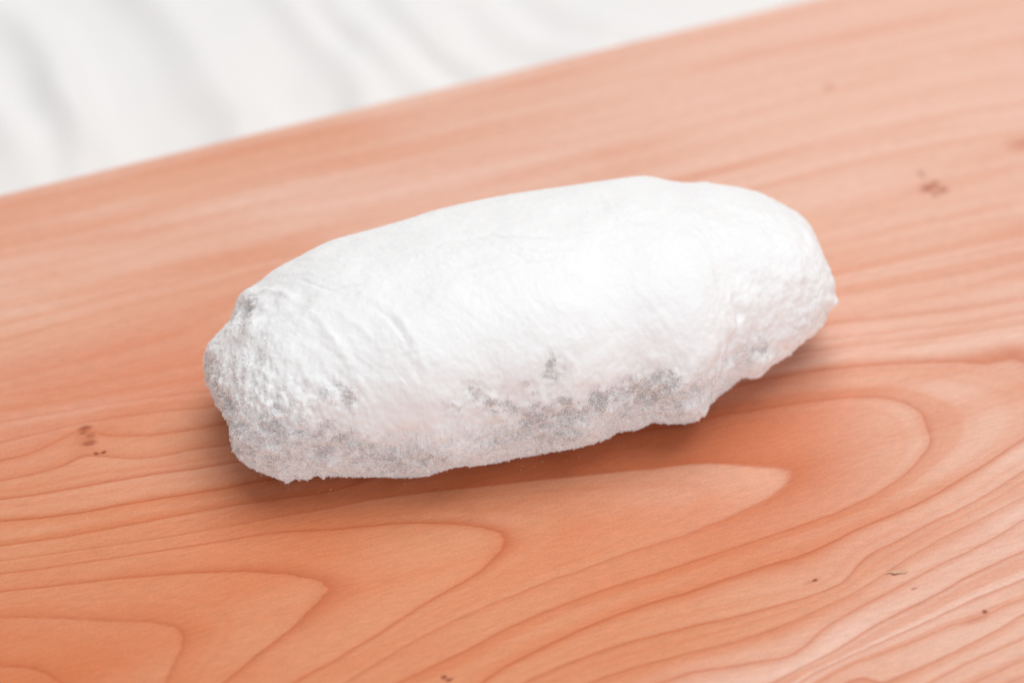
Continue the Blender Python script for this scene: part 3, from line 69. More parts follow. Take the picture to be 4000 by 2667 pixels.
GRAIN = [(-106.99,-108.85,-1.0),(-102.33,-109.52,-1.0),(-97.69,-110.19,-1.0),(-102.23,-100.82,0.0),(-97.99,-101.26,0.0),(-93.75,-102.38,0.0),(-89.8,-105.28,0.0),(-104.38,-87.59,1.0),(-100.3,-87.44,1.0),(-96.19,-87.51,1.0),(-92.06,-87.74,1.0),(-87.93,-88.02,1.0),(-83.81,-88.26,1.0),(-79.7,-88.37,1.0),(-75.58,-88.53,1.0),(-71.46,-88.99,1.0),(-67.43,-90.79,1.0),(-66.32,-95.5,1.0),(-67.53,-100.4,1.0),(-68.65,-105.28,1.0),(-105.57,-80.28,2.0),(-101.64,-79.67,2.0),(-97.72,-79.05,2.0),(-93.79,-78.41,2.0),(-89.85,-77.77,2.0),(-85.91,-77.12,2.0),(-81.95,-76.49,2.0),(-77.97,-75.95,2.0),(-73.98,-75.45,2.0),(-69.95,-75.08,2.0),(-65.92,-74.75,2.0),(-61.87,-74.55,2.0),(-57.81,-74.41,2.0),(-53.73,-74.41,2.0),(-49.64,-74.72,2.0),(-45.55,-75.36,2.0),(-41.52,-76.69,2.0),(-38.91,-80.02,2.0),(-40.85,-84.6,2.0),(-43.37,-88.55,2.0),(-46.16,-92.06,2.0),(-48.98,-95.42,2.0),(-51.85,-98.66,2.0),(-54.62,-101.96,2.0),(-57.32,-105.28,2.0),(-106.41,-75.07,3.0),(-102.44,-74.42,3.0),(-98.47,-73.75,3.0),(-94.55,-72.84,3.0),(-90.61,-71.94,3.0),(-86.64,-71.14,3.0),(-82.67,-70.32,3.0),(-78.7,-69.4,3.0),(-74.73,-68.49,3.0),(-70.73,-67.62,3.0),(-66.72,-66.76,3.0),(-62.7,-65.88,3.0),(-58.68,-64.97,3.0),(-54.66,-63.95,3.0),(-50.61,-63.11,3.0),(-46.48,-62.67,3.0),(-42.34,-62.32,3.0),(-38.18,-62.12,3.0),(-34.06,-61.47,3.0),(-29.92,-60.88,3.0),(-25.77,-60.37,3.0),(-21.6,-60.05,3.0),(-17.42,-59.99,3.0),(-13.23,-60.16,3.0),(-9.05,-60.66,3.0),(-4.91,-61.64,3.0),(-1.35,-64.52,3.0),(-3.0,-69.5,3.0),(-5.95,-73.45,3.0),(-9.31,-76.63,3.0),(-12.87,-79.28,3.0),(-16.35,-82.02,3.0),(-19.68,-85.0,3.0),(-22.92,-88.08,3.0),(-26.08,-91.22,3.0),(-29.39,-93.97,3.0),(-32.7,-96.66,3.0),(-35.85,-99.56,3.0),(-35.85,-99.55,3.0),(-39.69,-102.28,3.0),(-43.34,-105.28,3.0),(-107.0,-71.46,4.0),(-103.08,-70.7,4.0),(-99.16,-69.95,4.0),(-95.24,-69.18,4.0),(-91.32,-68.33,4.0),(-87.39,-67.47,4.0),(-83.46,-66.62,4.0),(-79.51,-65.76,4.0),(-75.55,-64.89,4.0),(-71.59,-64.02,4.0),(-67.64,-63.02,4.0),(-63.68,-62.02,4.0),(-59.71,-61.0,4.0),(-55.74,-59.88,4.0),(-51.77,-58.76,4.0),(-47.78,-57.65,4.0),(-43.74,-56.7,4.0),(-39.7,-55.75,4.0),(-35.68,-54.55,4.0),(-31.68,-53.23,4.0),(-27.6,-52.26,4.0),(-23.48,-51.46,4.0),(-19.35,-50.66,4.0),(-15.2,-49.99,4.0),(-11.03,-49.39,4.0),(-6.86,-48.78,4.0),(-2.68,-48.1,4.0),(1.5,-47.39,4.0),(5.69,-46.68,4.0),(9.9,-46.04,4.0),(14.11,-45.43,4.0),(18.33,-44.82,4.0),(22.56,-44.2,4.0),(26.8,-43.58,4.0),(31.04,-42.97,4.0),(35.29,-42.29,4.0),(39.55,-41.66,4.0),(43.8,-41.58,4.0),(48.02,-41.86,4.0),(52.22,-42.36,4.0),(56.41,-42.88,4.0),(59.83,-45.01,4.0),(57.54,-50.3,4.0),(53.79,-53.53,4.0),(49.82,-56.11,4.0),(45.88,-58.59,4.0),(41.89,-60.79,4.0),(37.93,-62.97,4.0),(37.91,-63.26,4.0),(33.76,-64.85,4.0),(29.64,-66.49,4.0),(25.57,-68.33,4.0),(21.53,-70.2,4.0),(17.57,-72.26,4.0),(13.61,-74.24,4.0),(9.62,-75.99,4.0),(5.76,-78.12,4.0),(1.92,-80.25,4.0),(-1.9,-82.36,4.0),(-5.68,-84.47,4.0),(-9.38,-86.77,4.0),(-13.05,-89.05,4.0),(-16.58,-91.61,4.0),(-20.08,-94.16,4.0),(-23.46,-96.9,4.0),(-26.78,-99.67,4.0),(-30.05,-102.48,4.0),(-33.26,-105.29,4.0),(39.9,-28.29,5.0),(44.15,-26.74,5.0),(48.42,-25.17,5.0),(52.75,-24.19,5.0),(57.08,-23.22,5.0),(61.43,-22.26,5.0),(65.79,-21.29,5.0),(70.16,-20.53,5.0),(74.54,-19.78,5.0),(78.9,-19.5,5.0),(83.21,-19.75,5.0),(87.3,-21.0,5.0),(90.7,-23.98,5.0),(92.05,-29.59,5.0),(91.82,-35.63,5.0),(88.73,-40.56,5.0),(85.2,-44.87,5.0),(81.36,-48.35,5.0),(77.49,-51.63,5.0),(73.5,-54.29,5.0),(69.5,-56.73,5.0),(65.44,-58.75,5.0),(61.39,-60.64,5.0),(57.36,-62.47,5.0),(53.34,-64.25,5.0),(49.35,-66.02,5.0),(45.37,-67.75,5.0),(41.4,-69.47,5.0),(37.46,-71.18,5.0),(37.45,-71.46,5.0),(33.38,-73.31,5.0),(29.34,-75.11,5.0),(25.29,-76.77,5.0),(21.27,-78.48,5.0),(17.31,-80.37,5.0),(13.38,-82.28,5.0),(9.5,-84.26,5.0),(5.66,-86.29,5.0),(1.92,-88.58,5.0),(-1.78,-90.89,5.0),(-5.32,-93.54,5.0),(-8.82,-96.17,5.0),(-12.4,-98.53,5.0),(-15.97,-100.84,5.0),(-19.52,-103.08,5.0),(-23.06,-105.29,5.0),(-107.73,-66.96,5.0),(-103.71,-66.18,5.0),(-99.68,-65.39,5.0),(-95.65,-64.58,5.0),(-91.68,-63.51,5.0),(-87.69,-62.43,5.0),(-83.7,-61.33,5.0),(-79.71,-60.16,5.0),(-75.7,-58.97,5.0),(-71.68,-57.81,5.0),(-67.63,-56.71,5.0),(-63.56,-55.61,5.0),(-59.46,-54.6,5.0),(-55.31,-53.79,5.0),(-51.15,-52.98,5.0),(-46.99,-52.12,5.0),(-42.82,-51.21,5.0),(-38.65,-50.29,5.0),(113.23,-33.02,6.0),(109.12,-36.54,6.0),(105.04,-39.96,6.0),(100.95,-43.22,6.0),(96.89,-46.38,6.0),(92.86,-49.51,6.0),(88.85,-52.52,6.0),(84.79,-55.2,6.0),(80.71,-57.59,6.0),(76.63,-59.78,6.0),(72.61,-62.17,6.0),(68.67,-64.77,6.0),(64.74,-67.19,6.0),(60.73,-69.17,6.0),(56.72,-70.91,6.0),(52.71,-72.55,6.0),(48.74,-74.3,6.0),(44.79,-76.04,6.0),(40.88,-77.84,6.0),(36.98,-79.63,6.0),(36.96,-80.02,6.0),(33.04,-81.48,6.0),(29.15,-83.0,6.0),(25.34,-84.8,6.0),(21.55,-86.6,6.0),(17.83,-88.61,6.0),(14.13,-90.6,6.0),(10.55,-92.86,6.0),(6.99,-95.13,6.0),(3.49,-97.46,6.0),(0.02,-99.79,6.0),(-3.28,-102.42,6.0),(-6.44,-105.29,6.0),(52.23,-15.48,6.0),(56.83,-13.89,6.0),(61.46,-12.61,6.0),(66.11,-11.52,6.0),(70.78,-10.42,6.0),(75.45,-9.55,6.0),(80.13,-8.93,6.0),(84.82,-8.31,6.0),(89.51,-7.69,6.0),(94.18,-7.48,6.0),(98.83,-7.34,6.0),(103.46,-7.45,6.0),(108.08,-7.57,6.0),(112.7,-7.7,6.0),(117.32,-7.84,6.0),(-108.93,-59.51,6.0),(-104.85,-59.06,6.0),(-100.76,-58.6,6.0),(-96.73,-57.86,6.0),(-92.7,-57.09,6.0),(-88.71,-56.06,6.0),(-84.72,-55.02,6.0),(-80.71,-53.98,6.0),(-76.69,-52.95,6.0),(-72.63,-52.05,6.0),(-68.56,-51.12,6.0),(-64.5,-50.07,6.0),(-60.44,-48.98,6.0),(-56.41,-47.72,6.0),(111.53,-43.5,7.0),(107.44,-47.01,7.0),(103.36,-50.4,7.0),(99.25,-53.55,7.0),(95.11,-56.3,7.0),(90.93,-58.77,7.0),(86.84,-61.44,7.0),(82.83,-64.33,7.0),(78.81,-66.97,7.0),(74.81,-69.55,7.0),(71.5,-73.43,7.0),(68.38,-77.57,7.0),(64.46,-79.93,7.0),(60.46,-81.86,7.0),(56.43,-83.35,7.0),(52.42,-84.82,7.0),(48.4,-86.17,7.0),(44.41,-87.5,7.0),(40.41,-88.59,7.0),(36.42,-89.66,7.0),(36.4,-89.93,7.0),(32.44,-91.25,7.0),(28.5,-92.57,7.0),(24.59,-93.95,7.0),(20.74,-95.59,7.0),(16.91,-97.22,7.0),(13.16,-99.08,7.0),(9.46,-101.05,7.0),(5.8,-103.03,7.0),(2.25,-105.29,7.0),(65.47,-4.14,7.0),(70.33,-3.22,7.0),(75.2,-2.29,7.0),(80.08,-1.37,7.0),(84.97,-0.53,7.0),(89.87,0.21,7.0),(94.78,0.96,7.0),(99.7,1.74,7.0),(104.65,2.86,7.0),(109.62,3.98,7.0),(114.6,5.11,7.0),(119.6,6.24,7.0),(-110.03,-52.78,7.0),(-106.03,-52.04,7.0),(-102.02,-51.29,7.0),(-98.08,-50.25,7.0),(-94.13,-49.21,7.0),(-90.16,-48.17,7.0),(-86.18,-47.12,7.0),(-82.19,-46.07,7.0),(-78.19,-45.02,7.0),(-74.12,-44.2,7.0),(-70.04,-43.38,7.0),(-65.99,-42.37,7.0),(-61.93,-41.37,7.0),(-57.84,-40.45,7.0),(110.17,-51.89,8.0),(106.02,-54.63,8.0),(101.89,-57.33,8.0),(97.79,-59.98,8.0),(93.73,-62.61,8.0),(89.7,-65.22,8.0),(85.76,-68.07,8.0),(81.92,-71.11,8.0),(78.17,-74.25,8.0),(74.46,-77.38,8.0),(70.7,-80.25,8.0),(66.85,-82.67,8.0),(63.01,-85.03,8.0),(59.16,-87.22,8.0),(55.33,-89.34,8.0),(51.49,-91.25,8.0),(47.63,-93.01,8.0),(43.76,-94.5,8.0),(39.87,-95.74,8.0),(36.0,-96.97,8.0),(36.0,-96.98,8.0),(31.73,-98.45,8.0),(27.49,-99.91,8.0),(23.3,-101.54,8.0),(19.13,-103.21,8.0),(15.09,-105.29,8.0),(72.11,0.23,8.0),(76.86,1.07,8.0),(81.62,1.92,8.0),(86.4,2.76,8.0),(91.19,3.6,8.0),(95.99,4.52,8.0),(100.8,5.44,8.0),(105.63,6.36,8.0),(110.47,7.47,8.0),(115.35,8.84,8.0),(120.24,10.21,8.0),(-110.94,-47.12,8.0),(-106.39,-45.73,8.0),(-101.87,-44.17,8.0),(-97.53,-42.03,8.0),(-93.45,-39.1,8.0),(-87.13,-39.53,8.0),(-82.66,-39.93,8.0),(-78.31,-39.41,8.0),(-74.08,-38.27,8.0),(-69.88,-36.89,8.0),(-65.56,-35.95,8.0),(-61.23,-35.01,8.0),(109.03,-58.93,9.0),(104.99,-62.03,9.0),(100.96,-65.0,9.0),(96.92,-67.74,9.0),(92.85,-70.18,9.0),(88.79,-72.5,9.0),(84.84,-75.18,9.0),(80.92,-77.84,9.0),(77.04,-80.48,9.0),(73.18,-83.1,9.0),(69.36,-85.71,9.0),(65.61,-88.4,9.0),(62.02,-91.42,9.0),(58.88,-95.22,9.0),(55.29,-97.9,9.0),(51.36,-98.97,9.0),(47.43,-99.89,9.0),(43.51,-100.8,9.0),(39.6,-101.58,9.0),(35.69,-102.35,9.0),(75.67,6.57,9.0),(80.66,7.38,9.0),(85.66,8.19,9.0),(90.67,9.01,9.0),(95.7,9.89,9.0),(100.74,10.79,9.0),(105.8,11.76,9.0),(110.88,13.03,9.0),(115.99,14.3,9.0),(121.11,15.57,9.0),(-111.98,-40.75,9.0),(-107.72,-39.21,9.0),(-103.7,-36.98,9.0),(-99.95,-33.99,9.0),(-96.26,-30.82,9.0),(-89.72,-32.39,9.0),(-85.18,-32.46,9.0),(-80.67,-32.34,9.0),(-76.25,-31.56,9.0),(-71.83,-30.78,9.0),(-67.46,-29.65,9.0),(-63.08,-28.48,9.0),(107.55,-68.09,10.0),(103.24,-70.53,10.0),(98.98,-73.0,10.0),(94.76,-75.51,10.0),(90.66,-78.4,10.0),(86.58,-81.19,10.0),(82.48,-83.78,10.0),(78.43,-86.35,10.0),(74.42,-88.98,10.0),(70.55,-91.91,10.0),(66.76,-94.96,10.0),(62.93,-97.78,10.0),(59.06,-100.3,10.0),(55.2,-102.78,10.0),(51.39,-105.28,10.0),(77.58,16.92,10.0),(82.61,18.43,10.0),(87.66,19.95,10.0),(92.73,21.47,10.0),(97.81,22.81,10.0),(102.92,24.13,10.0),(108.04,25.55,10.0),(113.19,27.26,10.0),(118.37,28.99,10.0),(123.57,30.72,10.0),(-112.93,-34.89,10.0),(-109.01,-33.41,10.0),(-105.07,-31.92,10.0),(-101.1,-30.46,10.0),(-97.12,-28.99,10.0),(-93.05,-27.78,10.0),(-88.97,-26.57,10.0),(-84.8,-25.65,10.0),(-80.62,-24.75,10.0),(-76.39,-24.0,10.0),(-72.13,-23.43,10.0),(-67.86,-22.86,10.0),(106.19,-76.45,11.0),(102.11,-78.57,11.0),(98.06,-80.66,11.0),(94.03,-82.72,11.0),(90.1,-85.13,11.0),(86.19,-87.52,11.0),(82.28,-89.75,11.0),(78.4,-91.97,11.0),(74.56,-94.23,11.0),(70.74,-96.47,11.0),(66.95,-98.67,11.0),(63.17,-100.82,11.0),(-114.0,-28.29,11.0),(-109.63,-27.04,11.0),(-105.25,-25.78,11.0),(-100.85,-24.54,11.0),(-96.41,-23.39,11.0),(-91.96,-22.23,11.0),(-87.47,-21.17,11.0),(-82.93,-20.23,11.0),(-78.39,-19.29,11.0),(-73.82,-18.46,11.0),(-69.22,-17.67,11.0),(105.26,-82.18,12.0),(97.72,-86.21,12.0),(88.68,-89.66,12.0),(84.54,-91.92,12.0),(80.42,-94.09,12.0),(76.32,-96.18,12.0),(72.22,-98.1,12.0),(68.12,-99.87,12.0),(64.22,-102.41,12.0),(60.46,-105.28,12.0),(77.64,25.83,12.0),(82.32,27.39,12.0),(87.02,28.96,12.0),(91.74,30.56,12.0),(96.48,32.21,12.0),(101.23,33.87,12.0),(106.01,35.54,12.0),(110.81,37.1,12.0),(115.62,38.53,12.0),(120.45,39.97,12.0),(125.3,41.41,12.0),(-114.79,-23.44,12.0),(-110.25,-22.62,12.0),(-105.71,-21.8,12.0),(-101.21,-20.79,12.0),(-96.75,-19.5,12.0),(-92.28,-18.21,12.0),(-87.78,-16.96,12.0),(-83.26,-15.72,12.0),(-78.73,-14.47,12.0),(-74.17,-13.24,12.0),(-69.59,-12.04,12.0),(104.61,-86.21,13.0),(100.69,-89.1,13.0),(96.79,-91.9,13.0),(92.87,-94.47,13.0),(88.94,-96.89,13.0),(85.02,-99.17,13.0),(81.11,-101.35,13.0),(77.21,-103.38,13.0),(73.3,-105.28,13.0),(-115.33,-20.09,13.0),(-110.9,-19.05,13.0),(-106.46,-18.0,13.0),(-102.01,-16.95,13.0),(-97.55,-15.9,13.0),(-93.15,-14.54,13.0),(-88.78,-12.97,13.0),(-84.33,-11.63,13.0),(-79.86,-10.33,13.0),(-75.36,-9.05,13.0),(-70.81,-7.95,13.0),(103.49,-93.08,14.0),(99.24,-95.4,14.0),(95.02,-97.69,14.0),(90.84,-99.96,14.0),(86.77,-102.63,14.0),(82.74,-105.28,14.0),(102.57,-98.78,15.0),(96.96,-102.03,15.0),(91.43,-105.28,15.0),(74.95,42.49,15.0),(80.47,44.77,15.0),(86.02,47.05,15.0),(91.6,49.35,15.0),(97.22,51.66,15.0),(101.86,-103.11,16.0),(97.85,-105.28,16.0),(-118.65,0.37,19.0),(-114.5,2.32,19.0),(-110.34,4.27,19.0),(-106.16,6.26,19.0),(-101.96,8.27,19.0),(-97.74,10.29,19.0),(-93.45,12.19,19.0),(-89.08,13.88,19.0),(-84.7,15.58,19.0),(-80.33,17.46,19.0),(-75.98,19.46,19.0),(-71.6,21.48,19.0),(-67.2,23.5,19.0),(-62.77,25.53,19.0),(-58.32,27.58,19.0),(-120.03,8.89,22.0),(-115.75,10.31,22.0),(-111.45,11.74,22.0),(-107.17,13.27,22.0),(-102.98,15.21,22.0),(-98.78,17.17,22.0),(-94.55,19.13,22.0),(-90.22,20.81,22.0),(-85.76,22.04,22.0),(-81.28,23.28,22.0),(-76.87,24.87,22.0),(-72.49,26.7,22.0),(-68.1,28.55,22.0),(-63.68,30.4,22.0),(-59.22,32.17,22.0),(-54.73,33.92,22.0),(-50.22,35.68,22.0),(-121.72,19.31,25.0),(-117.49,20.94,25.0),(-113.23,22.58,25.0),(-108.96,24.23,25.0),(-104.65,25.82,25.0),(-100.32,27.4,25.0),(-95.98,28.99,25.0),(-91.69,30.87,25.0),(-87.53,33.27,25.0),(-83.34,35.69,25.0),(-79.05,37.82,25.0),(-74.61,39.51,25.0),(-70.15,41.22,25.0),(-65.67,42.93,25.0),(-61.14,44.47,25.0),(-56.56,45.9,25.0),(-51.97,47.33,25.0),(-47.36,48.77,25.0),(-42.73,50.21,25.0),(-38.09,51.66,25.0),(0.0,66.6,25.0),(4.88,68.26,25.0),(9.78,69.92,25.0),(14.7,71.59,25.0),(19.64,73.27,25.0),(24.6,74.95,25.0),(29.56,76.85,25.0),(34.5,79.15,25.0),(39.48,81.46,25.0),(44.48,83.79,25.0),(49.51,86.13,25.0),(54.57,88.51,25.0),(59.66,90.92,25.0),(64.78,93.34,25.0),(69.92,95.77,25.0),(75.1,98.22,25.0),(80.31,100.68,25.0),(-125.19,40.69,30.0),(-120.58,42.29,30.0),(-115.95,43.9,30.0),(-111.31,45.51,30.0),(-106.68,47.27,30.0),(-102.1,49.29,30.0),(-97.49,51.31,30.0),(-92.86,53.34,30.0),(-88.18,55.29,30.0),(-83.47,57.22,30.0),(-78.73,59.15,30.0),(-127.89,57.35,34.0),(-123.43,59.29,34.0),(-118.95,61.25,34.0),(-114.45,63.21,34.0),(-109.92,65.18,34.0),(-105.37,67.16,34.0),(-100.8,69.15,34.0),(-96.2,71.16,34.0),(-91.59,73.17,34.0),(-86.95,75.19,34.0),(-82.28,77.22,34.0),(-77.59,79.26,34.0),(-72.88,81.3,34.0),(-68.14,83.35,34.0),(-63.38,85.42,34.0),(-58.59,87.49,34.0),(-53.78,89.58,34.0),(-48.95,91.67,34.0),(-44.09,93.78,34.0),(-39.2,95.89,34.0),(-34.29,98.02,34.0),(-29.36,100.16,34.0),(-24.4,102.31,34.0),(-19.42,104.48,34.0),(-14.4,106.67,34.0),(-9.37,108.86,34.0),(-4.3,111.06,34.0),(0.79,113.28,34.0),(5.9,115.51,34.0),(11.05,117.75,34.0),(16.22,120.0,34.0),(21.42,122.27,34.0),(26.64,124.54,34.0),(31.9,126.82,34.0),(37.18,129.12,34.0),(42.49,131.42,34.0),(47.83,133.74,34.0),(53.2,136.06,34.0),(58.6,138.4,34.0),(64.03,140.76,34.0),(69.48,143.12,34.0),(74.97,145.5,34.0),(80.49,147.9,34.0)]
CREST = [[(-176.3,217.8),(-158.6,207.5),(-141.4,176.7),(-131.7,158.1),(-124.2,140.2),(-120.9,120.8),(-116.9,96.3),(-113.6,80.7)],[(-118.7,213.9),(-98.8,176.7),(-85.1,153.5),(-75.8,139.1),(-74.7,126.1),(-73.6,106.4),(-71.4,94.3)],[(-79.6,213.9),(-55.5,176.7),(-43.8,159.2),(-38.3,146.8),(-35.8,131.5),(-33.4,114.6)],[(-59.3,207.5),(-40.2,176.7),(-28.2,159.2),(-17.9,142.4),(-14.6,131.5),(-12.0,118.7)],[(-39.6,207.5),(-19.2,176.7),(-6.4,159.2),(0.0,147.9),(4.1,135.8)],[(-6.7,207.5),(11.2,176.7),(29.6,166.1),(34.2,158.1)],[(16.3,207.5),(37.4,176.7),(51.9,168.5)],[(-169.8,165.0),(-151.2,147.9),(-141.2,131.5),(-134.3,114.6),(-128.2,94.3),(-125.6,80.7)],[(-120.0,135.8),(-112.3,124.0),(-105.9,110.4),(-101.6,94.3),(-99.2,84.6)]]
KNOT = [(-94.8,-29.9,2.0,1.0,0.75),(-95.1,-31.5,1.2,0.8,0.6),(-93.3,-34.9,2.2,1.1,0.7),(-93.3,-32.4,1.3,1.0,0.5),(-91.2,-38.2,0.85,0.62,1.0),(-89.7,-37.8,0.85,0.62,1.0),(-94.0,-33.1,3.6,4.2,0.35),(62.8,-76.9,0.8,0.62,1.0),(62.2,-77.2,3.0,1.1,0.35),(96.7,-85.8,0.7,0.6,0.9),(94.4,-87.8,4.0,1.6,0.3),(-13.6,-103.8,0.8,0.7,1.0),(-12.4,-104.4,1.0,0.6,1.0),(103.3,65.7,1.2,1.6,0.5),(104.0,59.6,2.0,1.2,0.9),(106.1,61.6,1.2,1.0,0.8),(107.8,58.8,2.2,1.0,0.7),(105.6,56.8,1.2,1.2,0.6),(105.2,60.1,5.0,4.0,0.35),(84.1,104.8,2.6,2.4,0.4),(-109.5,24.5,1.2,0.6,0.25),(131.2,78.9,7.0,4.0,0.45),(83.1,-79.2,0.9,0.5,0.55),(80.2,-74.9,2.2,0.45,0.35)]
SPLINTER = [(77.52,-75.35),(78.45,-74.79),(79.4,-75.18),(80.62,-74.9),(81.6,-74.96),(82.47,-74.35)]
SPECK = [(59.9,-27.7),(65.1,-25.9),(70.8,-28.7),(81.6,-3.8),(79.0,-14.5),(77.3,-28.0),(78.7,-24.5),(71.7,-31.5),(-50.1,-47.5),(-49.1,-48.1),(-54.5,-45.3),(-45.7,-49.2),(-39.1,-49.8),(11.8,-40.6),(2.3,-42.3),(23.4,-35.2),(14.7,-39.2),(6.6,-40.9),(-18.5,-47.5),(-23.2,-48.1),(-90.5,-58.6),(-68.2,-81.7),(-14.8,-83.5),(70.0,-75.4)]


# ------------------------------------------------------------------ helpers
def hash3(ix, iy, iz, seed):
    h = (ix.astype(np.int64) * 374761393 + iy.astype(np.int64) * 668265263 + iz.astype(np.int64) * 2147483647 + seed * 1274126177) & 0xffffffff
    h = ((h ^ (h >> 13)) * 1274126177) & 0xffffffff
    h = h ^ (h >> 16)
    return (h & 0xffff).astype(np.float32) / 32767.5 - 1.0

def vnoise(p, seed=0):
    """smooth 3D value noise in about -1..1"""
    p = np.asarray(p, dtype=np.float32)
    i = np.floor(p)
    f = p - i
    u = f * f * f * (f * (f * 6 - 15) + 10)
    i = i.astype(np.int64)
    r = 0
    for dx in (0, 1):
        wx = u[:, 0] if dx else 1 - u[:, 0]
        for dy in (0, 1):
            wy = u[:, 1] if dy else 1 - u[:, 1]
            for dz in (0, 1):
                wz = u[:, 2] if dz else 1 - u[:, 2]
                r = r + wx * wy * wz * hash3(i[:, 0] + dx, i[:, 1] + dy, i[:, 2] + dz, seed)
    return r

def fbm(p, octs=3, seed=0, gain=0.5):
    r, a = 0, 1.0
    for k in range(octs):
        r = r + a * vnoise(p * (2.03 ** k) + 7.7 * k, seed + k)
        a *= gain
    return r

def smooth(a, b, x):
    t = np.clip((x - a) / (b - a), 0, 1)
    return t * t * (3 - 2 * t)

def mesh_from(name, verts, faces_flat, loops_per_face, mat=None, smooth_shade=True):
    me = bpy.data.meshes.new(name)
    verts = np.asarray(verts, dtype=np.float32)
    faces_flat = np.asarray(faces_flat, dtype=np.int32)
    nf = len(faces_flat) // loops_per_face
    me.vertices.add(len(verts))
    me.vertices.foreach_set('co', verts.ravel())
    me.loops.add(len(faces_flat))
    me.loops.foreach_set('vertex_index', faces_flat)
    me.polygons.add(nf)
    me.polygons.foreach_set('loop_start', np.arange(nf, dtype=np.int32) * loops_per_face)
    me.update(calc_edges=True)
    me.polygons.foreach_set('use_smooth', np.full(nf, smooth_shade))
    if mat:
        me.materials.append(mat)
    me.update()
    return me

def grid_faces(n, m, wrap_m=False):
    i = np.arange(n - 1)[:, None]
    j = np.arange(m if wrap_m else m - 1)[None, :]
    j2 = (j + 1) % m
    a = i * m + j
    b = i * m + j2
    c = (i + 1) * m + j2
    d = (i + 1) * m + j
    return np.stack([a, b, c, d], -1).reshape(-1)

def float_attr(me, name, vals):
    at = me.attributes.new(name, 'FLOAT', 'POINT')
    at.data.foreach_set('value', np.asarray(vals, dtype=np.float32))

def link(name, me, loc=(0, 0, 0), parent=None):
    o = bpy.data.objects.new(name, me)
    C.objects.link(o)
    o.location = loc
    o.parent = parent
    return o

class Nodes:
    def __init__(self, name):
        self.mat = bpy.data.materials.new(name)
        self.mat.use_nodes = True
        self.t = self.mat.node_tree
        self.bsdf = self.t.nodes['Principled BSDF']
    def put(self, sock, v):
        if hasattr(v, 'is_output'):
            self.t.links.new(v, sock)
        elif isinstance(v, (tuple, list)) and len(v) == 3 and sock.type == 'RGBA':
            sock.default_value = (*v, 1)
        else:
            sock.default_value = v
    def attr(self, name):
        n = self.t.nodes.new('ShaderNodeAttribute')
        n.attribute_name = name
        return n.outputs['Fac']
    def math(self, op, a, b=None, c=None, clamp=False):
        n = self.t.nodes.new('ShaderNodeMath')
        n.operation = op
        n.use_clamp = clamp
        self.put(n.inputs[0], a)
        if b is not None: self.put(n.inputs[1], b)
        if c is not None: self.put(n.inputs[2], c)
        return n.outputs[0]
    def vmath(self, op, a, b=None):
        n = self.t.nodes.new('ShaderNodeVectorMath')
        n.operation = op
        self.put(n.inputs[0], a)
        if b is not None: self.put(n.inputs[1], b)
        return n.outputs['Value'] if op in ('LENGTH', 'DOT_PRODUCT') else n.outputs['Vector']
    def coord(self):
        return self.t.nodes.new('ShaderNodeTexCoord').outputs['Object']
    def mapping(self, v, loc=(0, 0, 0), rot=(0, 0, 0), scale=(1, 1, 1), kind='POINT'):
        n = self.t.nodes.new('ShaderNodeMapping')
        n.vector_type = kind
        self.put(n.inputs['Vector'], v)
        n.inputs['Location'].default_value = loc
        n.inputs['Rotation'].default_value = rot
        n.inputs['Scale'].default_value = scale
        return n.outputs[0]
    def noise(self, v, scale, detail=2, rough=0.5, dim='3D', w=None):
        n = self.t.nodes.new('ShaderNodeTexNoise')
        n.noise_dimensions = dim
        if v is not None: self.put(n.inputs['Vector'], v)
        if w is not None: self.put(n.inputs['W'], w)
        n.inputs['Scale'].default_value = scale
        n.inputs['Detail'].default_value = detail
        n.inputs['Roughness'].default_value = rough
        return n.outputs[0]
    def white(self, w):
        n = self.t.nodes.new('ShaderNodeTexWhiteNoise')
        n.noise_dimensions = '1D'
        self.put(n.inputs['W'], w)
        return n.outputs['Value']
    def ramp(self, v, a, b, lo=0.0, hi=1.0, kind='SMOOTHSTEP'):
        n = self.t.nodes.new('ShaderNodeMapRange')
        n.interpolation_type = kind
        self.put(n.inputs['Value'], v)
        n.inputs['From Min'].default_value = a
        n.inputs['From Max'].default_value = b
        n.inputs['To Min'].default_value = lo
        n.inputs['To Max'].default_value = hi
        return n.outputs['Result']
    def mix(self, f, a, b, blend='MIX'):
        n = self.t.nodes.new('ShaderNodeMix')
        n.data_type = 'RGBA'
        n.blend_type = blend
        self.put(n.inputs[0], f)
        self.put(n.inputs[6], a)
        self.put(n.inputs[7], b)
        return n.outputs[2]
    def bump(self, h, strength, dist):
        n = self.t.nodes.new('ShaderNodeBump')
        n.inputs['Strength'].default_value = strength
        n.inputs['Distance'].default_value = dist
        self.put(n.inputs['Height'], h)
        return n.outputs[0]

